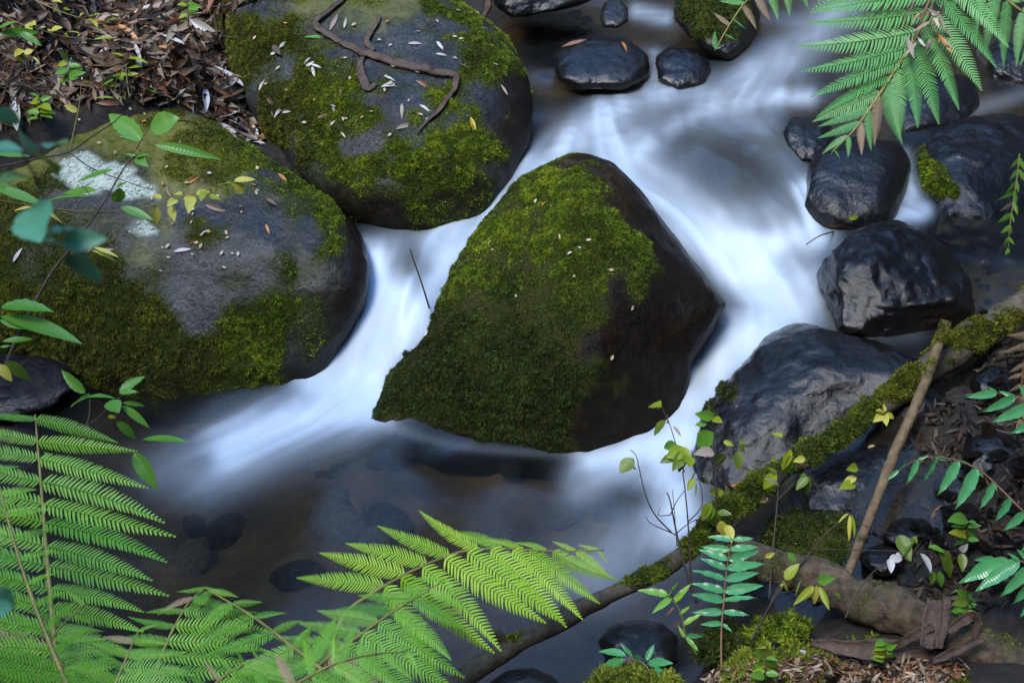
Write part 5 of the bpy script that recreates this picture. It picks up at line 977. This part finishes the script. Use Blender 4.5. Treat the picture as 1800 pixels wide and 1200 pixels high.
# bottom left fern
fb = at_d(100, 1230, 2.85); root, fb = fern('tree_fern', 'soft green fern frond standing upright at the left over the dark pool', fb)
frond(root, fb, [(105,1215,2.85),(95,1120,2.9),(88,1040,2.95),(80,950,3.0),(72,850,3.06),(66,780,3.1),(62,728,3.12)],
      [(-120,1150,2.8),(-130,1060,2.85),(-140,980,2.9),(-150,900,2.95),(-140,830,3.0),(-110,770,3.05),(-40,730,3.1)],
      [(230,1240,2.76),(235,1190,2.78),(240,1140,2.8),(242,1098,2.82),(252,1062,2.84),(283,1035,2.86),(283,990,2.88),(308,957,2.9),(288,930,2.94),(298,884,2.98),(258,849,3.02),(238,792,3.08),(208,766,3.1)], 13, M_FERN, .008, .088, 30, .14)
fb = at_d(140, 1260, 2.6); root, fb = fern('tree_fern', 'darker fern frond overlapping the upright one at the left edge', fb)
frond(root, fb, [(140,1250,2.6),(100,1160,2.62),(60,1060,2.66),(30,970,2.7),(8,890,2.74),(-10,820,2.78)],
      [(-60,1180,2.5),(-80,1080,2.55),(-90,980,2.6),(-90,900,2.7),(-60,830,2.76)], [(220,1200,2.56),(150,1120,2.58),(110,1050,2.62),(100,1000,2.65),(92,940,2.68),(85,868,2.7),(30,820,2.76)], 11, M_FERN, .007, .12, 26, .2)
fb = at_d(60, 1260, 2.7); root, fb = fern('tree_fern', 'low fern frond spreading at the bottom left corner', fb)
frond(root, fb, [(60,1255,2.7),(70,1180,2.72),(100,1110,2.75),(150,1060,2.78)], [(-40,1190,2.66),(-20,1120,2.7),(30,1070,2.74),(110,1040,2.78)], [(210,1190,2.66),(190,1150,2.7),(180,1120,2.74),(170,1070,2.78)], 9, M_FERN, .005, .12, 24, .15)
# bottom centre ferns
fb = at_d(560, 1230, 2.95); root, fb = fern('tree_fern', 'bright sunlit fern frond arching over the pool towards the mossy branch', fb)
frond(root, fb, [(560,1215,2.95),(600,1090,3.02),(653,1043,3.08),(687,1023,3.11),(727,1002,3.14),(770,983,3.17),(817,968,3.2),(867,964,3.23),(913,965,3.26),(960,968,3.28),(1010,968,3.3),(1062,966,3.32)],
      [(502,1003,3.1),(560,968,3.14),(607,947,3.16),(663,927,3.2),(727,911,3.22),(797,922,3.24),(857,937,3.27),(913,947,3.29),(970,952,3.3),(1020,956,3.32)],
      [(800,1200,2.98),(867,1150,3.02),(917,1117,3.06),(967,1097,3.1),(1002,1096,3.14),(1030,1078,3.18),(1057,1058,3.22),(1071,1042,3.25),(1077,1016,3.28),(1068,985,3.3)], (10, 11), M_FERNB, .006, .115, 30, .13, t0=.34)
fb = at_d(520, 1235, 2.8); root, fb = fern('tree_fern', 'glossy fern frond with drooping fingers below the sunlit one', fb)
frond(root, fb, [(520,1225,2.8),(560,1170,2.85),(620,1125,2.9),(690,1075,2.96),(740,1045,3.0),(788,1014,3.03)],
      [(430,1185,2.8),(455,1155,2.82),(480,1125,2.85),(540,1085,2.9),(590,1060,2.93),(650,1040,2.97),(720,1020,3.0)],
      [(620,1240,2.7),(690,1235,2.74),(745,1225,2.78),(795,1200,2.83),(810,1150,2.9),(810,1090,2.96),(800,1040,3.0)], 10, M_FERN, .006, .14, 30, .2)
fb = at_d(262, 1235, 2.75); root, fb = fern('tree_fern', 'fern frond fanning out along the bottom edge between the left and centre ferns', fb)
frond(root, fb, [(262,1225,2.75),(285,1150,2.8),(310,1095,2.85),(335,1055,2.89),(364,1030,2.92)],
      [(140,1210,2.7),(160,1160,2.75),(180,1120,2.8),(225,1085,2.84),(255,1065,2.87),(310,1040,2.9)], [(430,1215,2.7),(450,1170,2.75),(470,1130,2.8),(480,1100,2.84),(440,1070,2.87),(400,1045,2.9)], 8, M_FERN, .005, .1, 26, .16)
fb = at_d(640, 1255, 2.65); root, fb = fern('tree_fern', 'fern frond bending left with large overlapping fingers at the bottom edge', fb)
frond(root, fb, [(640,1250,2.65),(570,1180,2.7),(500,1125,2.76),(440,1080,2.82),(365,1036,2.88)],
      [(480,1260,2.6),(430,1215,2.64),(370,1180,2.68),(330,1130,2.74),(320,1080,2.8)], [(640,1110,2.78),(590,1080,2.8),(545,1088,2.82),(490,1070,2.84),(420,1040,2.88)], 8, M_FERN, .006, .14, 28, .18)
fb = at_d(330, 1270, 2.6); root, fb = fern('tree_fern', 'short fern frond at the very bottom edge among the bigger ones', fb)
frond(root, fb, [(330,1265,2.6),(380,1200,2.64),(430,1165,2.68),(480,1150,2.7)], [(290,1200,2.6),(340,1165,2.64),(400,1140,2.68),(460,1135,2.7)], [(460,1250,2.58),(500,1220,2.62),(520,1190,2.66),(510,1160,2.69)], 8, M_FERN, .005, .12, 24, .16)
fb = at_d(420, 1290, 2.5); root, fb = fern('tree_fern', 'fern frond lying low under the glossy drooping one', fb)
frond(root, fb, [(420,1280,2.5),(500,1215,2.54),(580,1170,2.6),(650,1150,2.64),(720,1145,2.68)], [(400,1190,2.55),(470,1140,2.6),(560,1110,2.64),(640,1110,2.67),(700,1125,2.68)], [(600,1270,2.5),(660,1250,2.54),(710,1215,2.6),(740,1180,2.65)], 8, M_FERN, .005, .14, 26, .18)
fb = at_d(180, 1290, 2.55); root, fb = fern('tree_fern', 'fern frond rising between the upright left frond and the fanning one', fb)
frond(root, fb, [(180,1280,2.55),(200,1210,2.6),(225,1150,2.65),(245,1105,2.7)], [(80,1230,2.5),(110,1180,2.55),(150,1130,2.62),(215,1095,2.7)], [(330,1250,2.5),(340,1200,2.56),(330,1150,2.64),(280,1105,2.7)], 8, M_FERN, .005, .13, 24, .18)
# overhanging fern at the top right
fb = at_d(1665, -60, 4.0); root, fb = fern('tree_fern', 'large cool green fern frond hanging down over the stream at the upper right', fb)
frond(root, fb, [(1665,-50,4.0),(1640,10,3.98),(1608,68,3.95),(1580,112,3.93),(1555,152,3.91),(1528,192,3.89),(1502,228,3.87),(1462,268,3.85)],
      [(1420,-40,3.95),(1425,12,3.94),(1428,62,3.93),(1411,118,3.92),(1424,144,3.91),(1430,168,3.9),(1423,200,3.89),(1438,216,3.88),(1440,240,3.87),(1448,256,3.86),(1452,272,3.85)],
      [(1790,70,3.9),(1768,118,3.88),(1725,160,3.87),(1672,208,3.86),(1638,218,3.85),(1588,238,3.85),(1561,255,3.84),(1541,250,3.84),(1518,268,3.84),(1500,272,3.84),(1475,275,3.84)], (12, 13), M_FERNC, .009, .125, 32, .1, t0=.05, mats=[M_FERNC]*5)
fb = at_d(1700, -120, 4.1); root, fb = fern('tree_fern', 'fern frond leaning right above the hanging one, top right corner', fb)
frond(root, fb, [(1700,-110,4.1),(1730,-50,4.08),(1770,0,4.06),(1830,40,4.04),(1890,70,4.02)], [(1600,-10,4.05),(1690,60,4.04),(1765,112,4.02),(1800,110,4.0),(1860,110,4.0)], [(1830,-110,4.1),(1870,-60,4.08),(1900,-20,4.05),(1920,20,4.03)], 9, M_FERNC, .008, .11, 30, .1)
fb = at_d(1440, -90, 4.3); root, fb = fern('tree_fern', 'small fern tip with browned ends above the speckled boulder', fb)
frond(root, fb, [(1440,-80,4.3),(1380,-40,4.28),(1320,-5,4.26),(1285,40,4.24),(1256,90,4.22)], [(1330,-80,4.3),(1290,-40,4.28),(1262,10,4.26),(1255,50,4.24)], [(1450,5,4.28),(1400,22,4.27),(1370,32,4.26),(1345,45,4.25),(1306,58,4.24),(1272,80,4.22)], (6, 9), M_FERNC, .006, .15, 22, .1, mats=[M_FERNC, M_FERNC, M_FERNX])
fb = at_d(1640, -30, 3.97); d_ = []
for i in range(26):
    x, y = rng.uniform(1585, 1660), rng.uniform(-10, 75); d_.append((x+rng.uniform(-8, 8), y, x+rng.uniform(-30, 30), y+rng.uniform(10, 45), 3.9+rng.uniform(-.03, .02), ['dry', 'org', 'chip', 'brn'][int(rng.integers(4))] if rng.random() < .8 else 'pale', 'gum3'))
plant('dead_frond', 'tan shrivelled dead fern remains at the crown of the hanging frond', 'frond', [([(1650,-40,3.92),(1630,10,3.91),(1605,70,3.9)],.006,.003)], d_, M_RACHISB)
# simple-leaf ferns
fb = at_d(1268, 1185, 3.3); root, fb = fern('hard_fern', 'dark blue-green ladder fern with simple paired leaflets beside the mossy branch', fb)
frond(root, fb, [(1268,1180,3.3),(1268,1110,3.34),(1272,1060,3.37),(1276,1010,3.4),(1282,970,3.43),(1290,945,3.45)],
      [(1232,1098,3.34),(1212,1060,3.36),(1217,1028,3.38),(1218,996,3.4),(1231,970,3.42),(1230,960,3.43),(1245,945,3.44)], [(1282,1102,3.34),(1325,1062,3.36),(1338,1028,3.38),(1340,1002,3.4),(1342,984,3.42),(1340,965,3.43),(1330,950,3.44)], 9, None, .004, t0=.35, rmat=M_RACHISB, simple='F')
fb = at_d(1850, 960, 3.2); root, fb = fern('hard_fern', 'glossy fern arching out from the right edge with hanging leaflets', fb)
frond(root, fb, [(1850,950,3.2),(1800,900,3.22),(1760,860,3.25),(1720,825,3.28),(1670,806,3.3),(1620,805,3.32),(1575,828,3.33)],
      [(1800,960,3.15),(1762,920,3.18),(1740,905,3.2),(1680,892,3.24),(1640,860,3.28),(1610,845,3.3),(1560,845,3.32)], [(1850,880,3.2),(1795,885,3.22),(1765,870,3.24),(1740,838,3.28),(1690,818,3.3),(1650,800,3.31),(1600,812,3.32)], 9, None, .004, t0=.1, rmat=M_RACHISB, simple='F', nrm=(0, -.9, .6))
fb = at_d(1880, 760, 3.3); root, fb = fern('hard_fern', 'pale glossy fern tip reaching in from the right edge above the arching one', fb)
frond(root, fb, [(1880,760,3.3),(1830,725,3.32),(1790,700,3.34),(1750,690,3.36)], [(1820,790,3.28),(1770,750,3.3),(1735,735,3.32),(1695,700,3.35)], [(1860,690,3.3),(1810,670,3.32),(1770,680,3.34),(1735,685,3.36)], 5, None, .004, t0=.1, rmat=M_RACHISB, simple='F', nrm=(0, -.9, .6))
fb = at_d(1870, 1010, 3.1); root, fb = fern('hard_fern', 'fern hand of pointed leaflets over the deep green moss cushion', fb)
frond(root, fb, [(1870,1010,3.1),(1830,995,3.12),(1790,985,3.15),(1745,980,3.18)], [(1800,1080,3.08),(1780,1060,3.1),(1740,1035,3.12),(1680,1030,3.15),(1710,1000,3.17)], [(1850,960,3.1),(1800,965,3.12),(1760,970,3.15),(1720,985,3.17)], 6, None, .004, t0=.1, rmat=M_RACHISB, simple='F', nrm=(0, -.7, .8))
fb = at_d(1812, 580, 3.6); root, fb = fern('dead_fern', 'dry tan dead fern drooping at the right edge above the branch', fb)
frond(root, fb, [(1830,580,3.6),(1805,620,3.6),(1795,680,3.6),(1792,740,3.6)], [(1780,600,3.58),(1775,640,3.58),(1775,690,3.58),(1786,750,3.58)], [(1840,640,3.6),(1830,690,3.6),(1810,760,3.6)], 9, M_FERNX, .005, .16, 16, .2, nrm=(0, -1, .3), rmat=M_RACHISB)
fb = at_d(1788, 250, 4.4); root, fb = fern('hanging_fern', 'thin dark green fern strand hanging straight down at the right edge', fb)
frond(root, fb, [(1792,270,4.4),(1788,310,4.4),(1782,350,4.4),(1775,400,4.4),(1772,440,4.4)], [(1780,300,4.4),(1770,350,4.38),(1760,400,4.38),(1768,450,4.38)], [(1800,300,4.4),(1795,350,4.4),(1785,400,4.4),(1776,450,4.4)], 9, M_FERN, .003, .2, 10, .2, nrm=(0, -1, .3))

# ------------------------------------------------------------------ unseen trees added round the stream; their crowns narrow the sky light
M_CROWN = leaf_mat('canopy_leaf', (.03, .08, .015), (.06, .13, .02), .5, .25, vein=False); M_TRUNK = wood_mat('gum_bark', (.05, .035, .025), (.17, .13, .1))
def shade_tree(label, foot, crown, rad, nleaf, seed):
    r = np.random.default_rng(seed); fx, fy = foot; gz = float(ground_z(np.array([[fx]]), np.array([[fy]]))[0, 0])-.15
    base = np.array([fx, fy, gz]); root = link('added_gum_tree', None, None, None, base); tag(root, label, 'tree', None)
    c = np.array(crown, float); top = c+np.array([0, 0, rad*.4]); P = catmull(np.array([base, base*.6+c*.4+[.3, 0, .8], c*.85+base*.15, top]), 24)-base
    link('trunk', tube_mesh('trunk', P, np.linspace(.24, .05, 24), 10), M_TRUNK, root)
    for k in range(6):
        a = r.uniform(0, 6.28); st = P[int(r.integers(13, 21))]; en = c-base+np.array([math.cos(a)*rad*.7, math.sin(a)*rad*.7, r.uniform(-.3, .4)*rad])
        link('limb', tube_mesh('limb', catmull(np.array([st, (st+en)/2+[0, 0, .25], en]), 10), np.linspace(.07, .015, 10), 6), M_TRUNK, root)
    nc = 26; cc = r.normal(size=(nc, 3)); cc /= np.linalg.norm(cc, axis=1)[:, None]; cc = cc*rad*r.uniform(.35, 1., (nc, 1))*np.array([1, 1, .6])
    w = r.integers(0, nc, nleaf); Q = c-base+cc[w]+r.normal(size=(nleaf, 3))*rad*.17; u = r.normal(size=(nleaf, 3)); u /= np.linalg.norm(u, axis=1)[:, None]
    v = np.cross(u, r.normal(size=(nleaf, 3))); v /= np.linalg.norm(v, axis=1)[:, None]; L = r.uniform(.1, .2, nleaf)[:, None]
    V = np.stack([Q-u*L, Q-v*L*.4, Q+u*L, Q+v*L*.4], 1).reshape(-1, 3); F = np.arange(nleaf*4).reshape(-1, 4)
    o = link('crown', mk_mesh('crown', V, F, False), M_CROWN, root); o['kind'] = 'stuff'
for a in [('tall gum tree on the right bank leaning over the stream', (5.2, 5.2), (4.9, 5.0, 7.5), 2.7, 5200, 1), ('gum tree on the left bank beside the litter slope', (-6.2, -1.0), (-5.5, -1.2, 7.2), 2.5, 5200, 2),
          ('gum tree upstream on the left beyond the broad boulder', (-3.6, 12.4), (-2.8, 11.8, 7.5), 2.9, 6000, 3), ('gum tree upstream on the right beyond the hanging fern', (5.8, 11.8), (5.2, 11.0, 8.0), 2.8, 6000, 4),
          ('gum tree on the near bank behind the viewpoint', (1.8, -3.8), (1.9, -2.2, 7.5), 2.6, 5000, 5), ('gum tree on the left bank further upstream', (-6.2, 7.6), (-5.6, 8.4, 8.2), 2.5, 5200, 6),
          ('slender gum tree on the near right bank', (4.6, .6), (4.4, -.2, 7.6), 2.1, 4200, 7)]: shade_tree(*a)
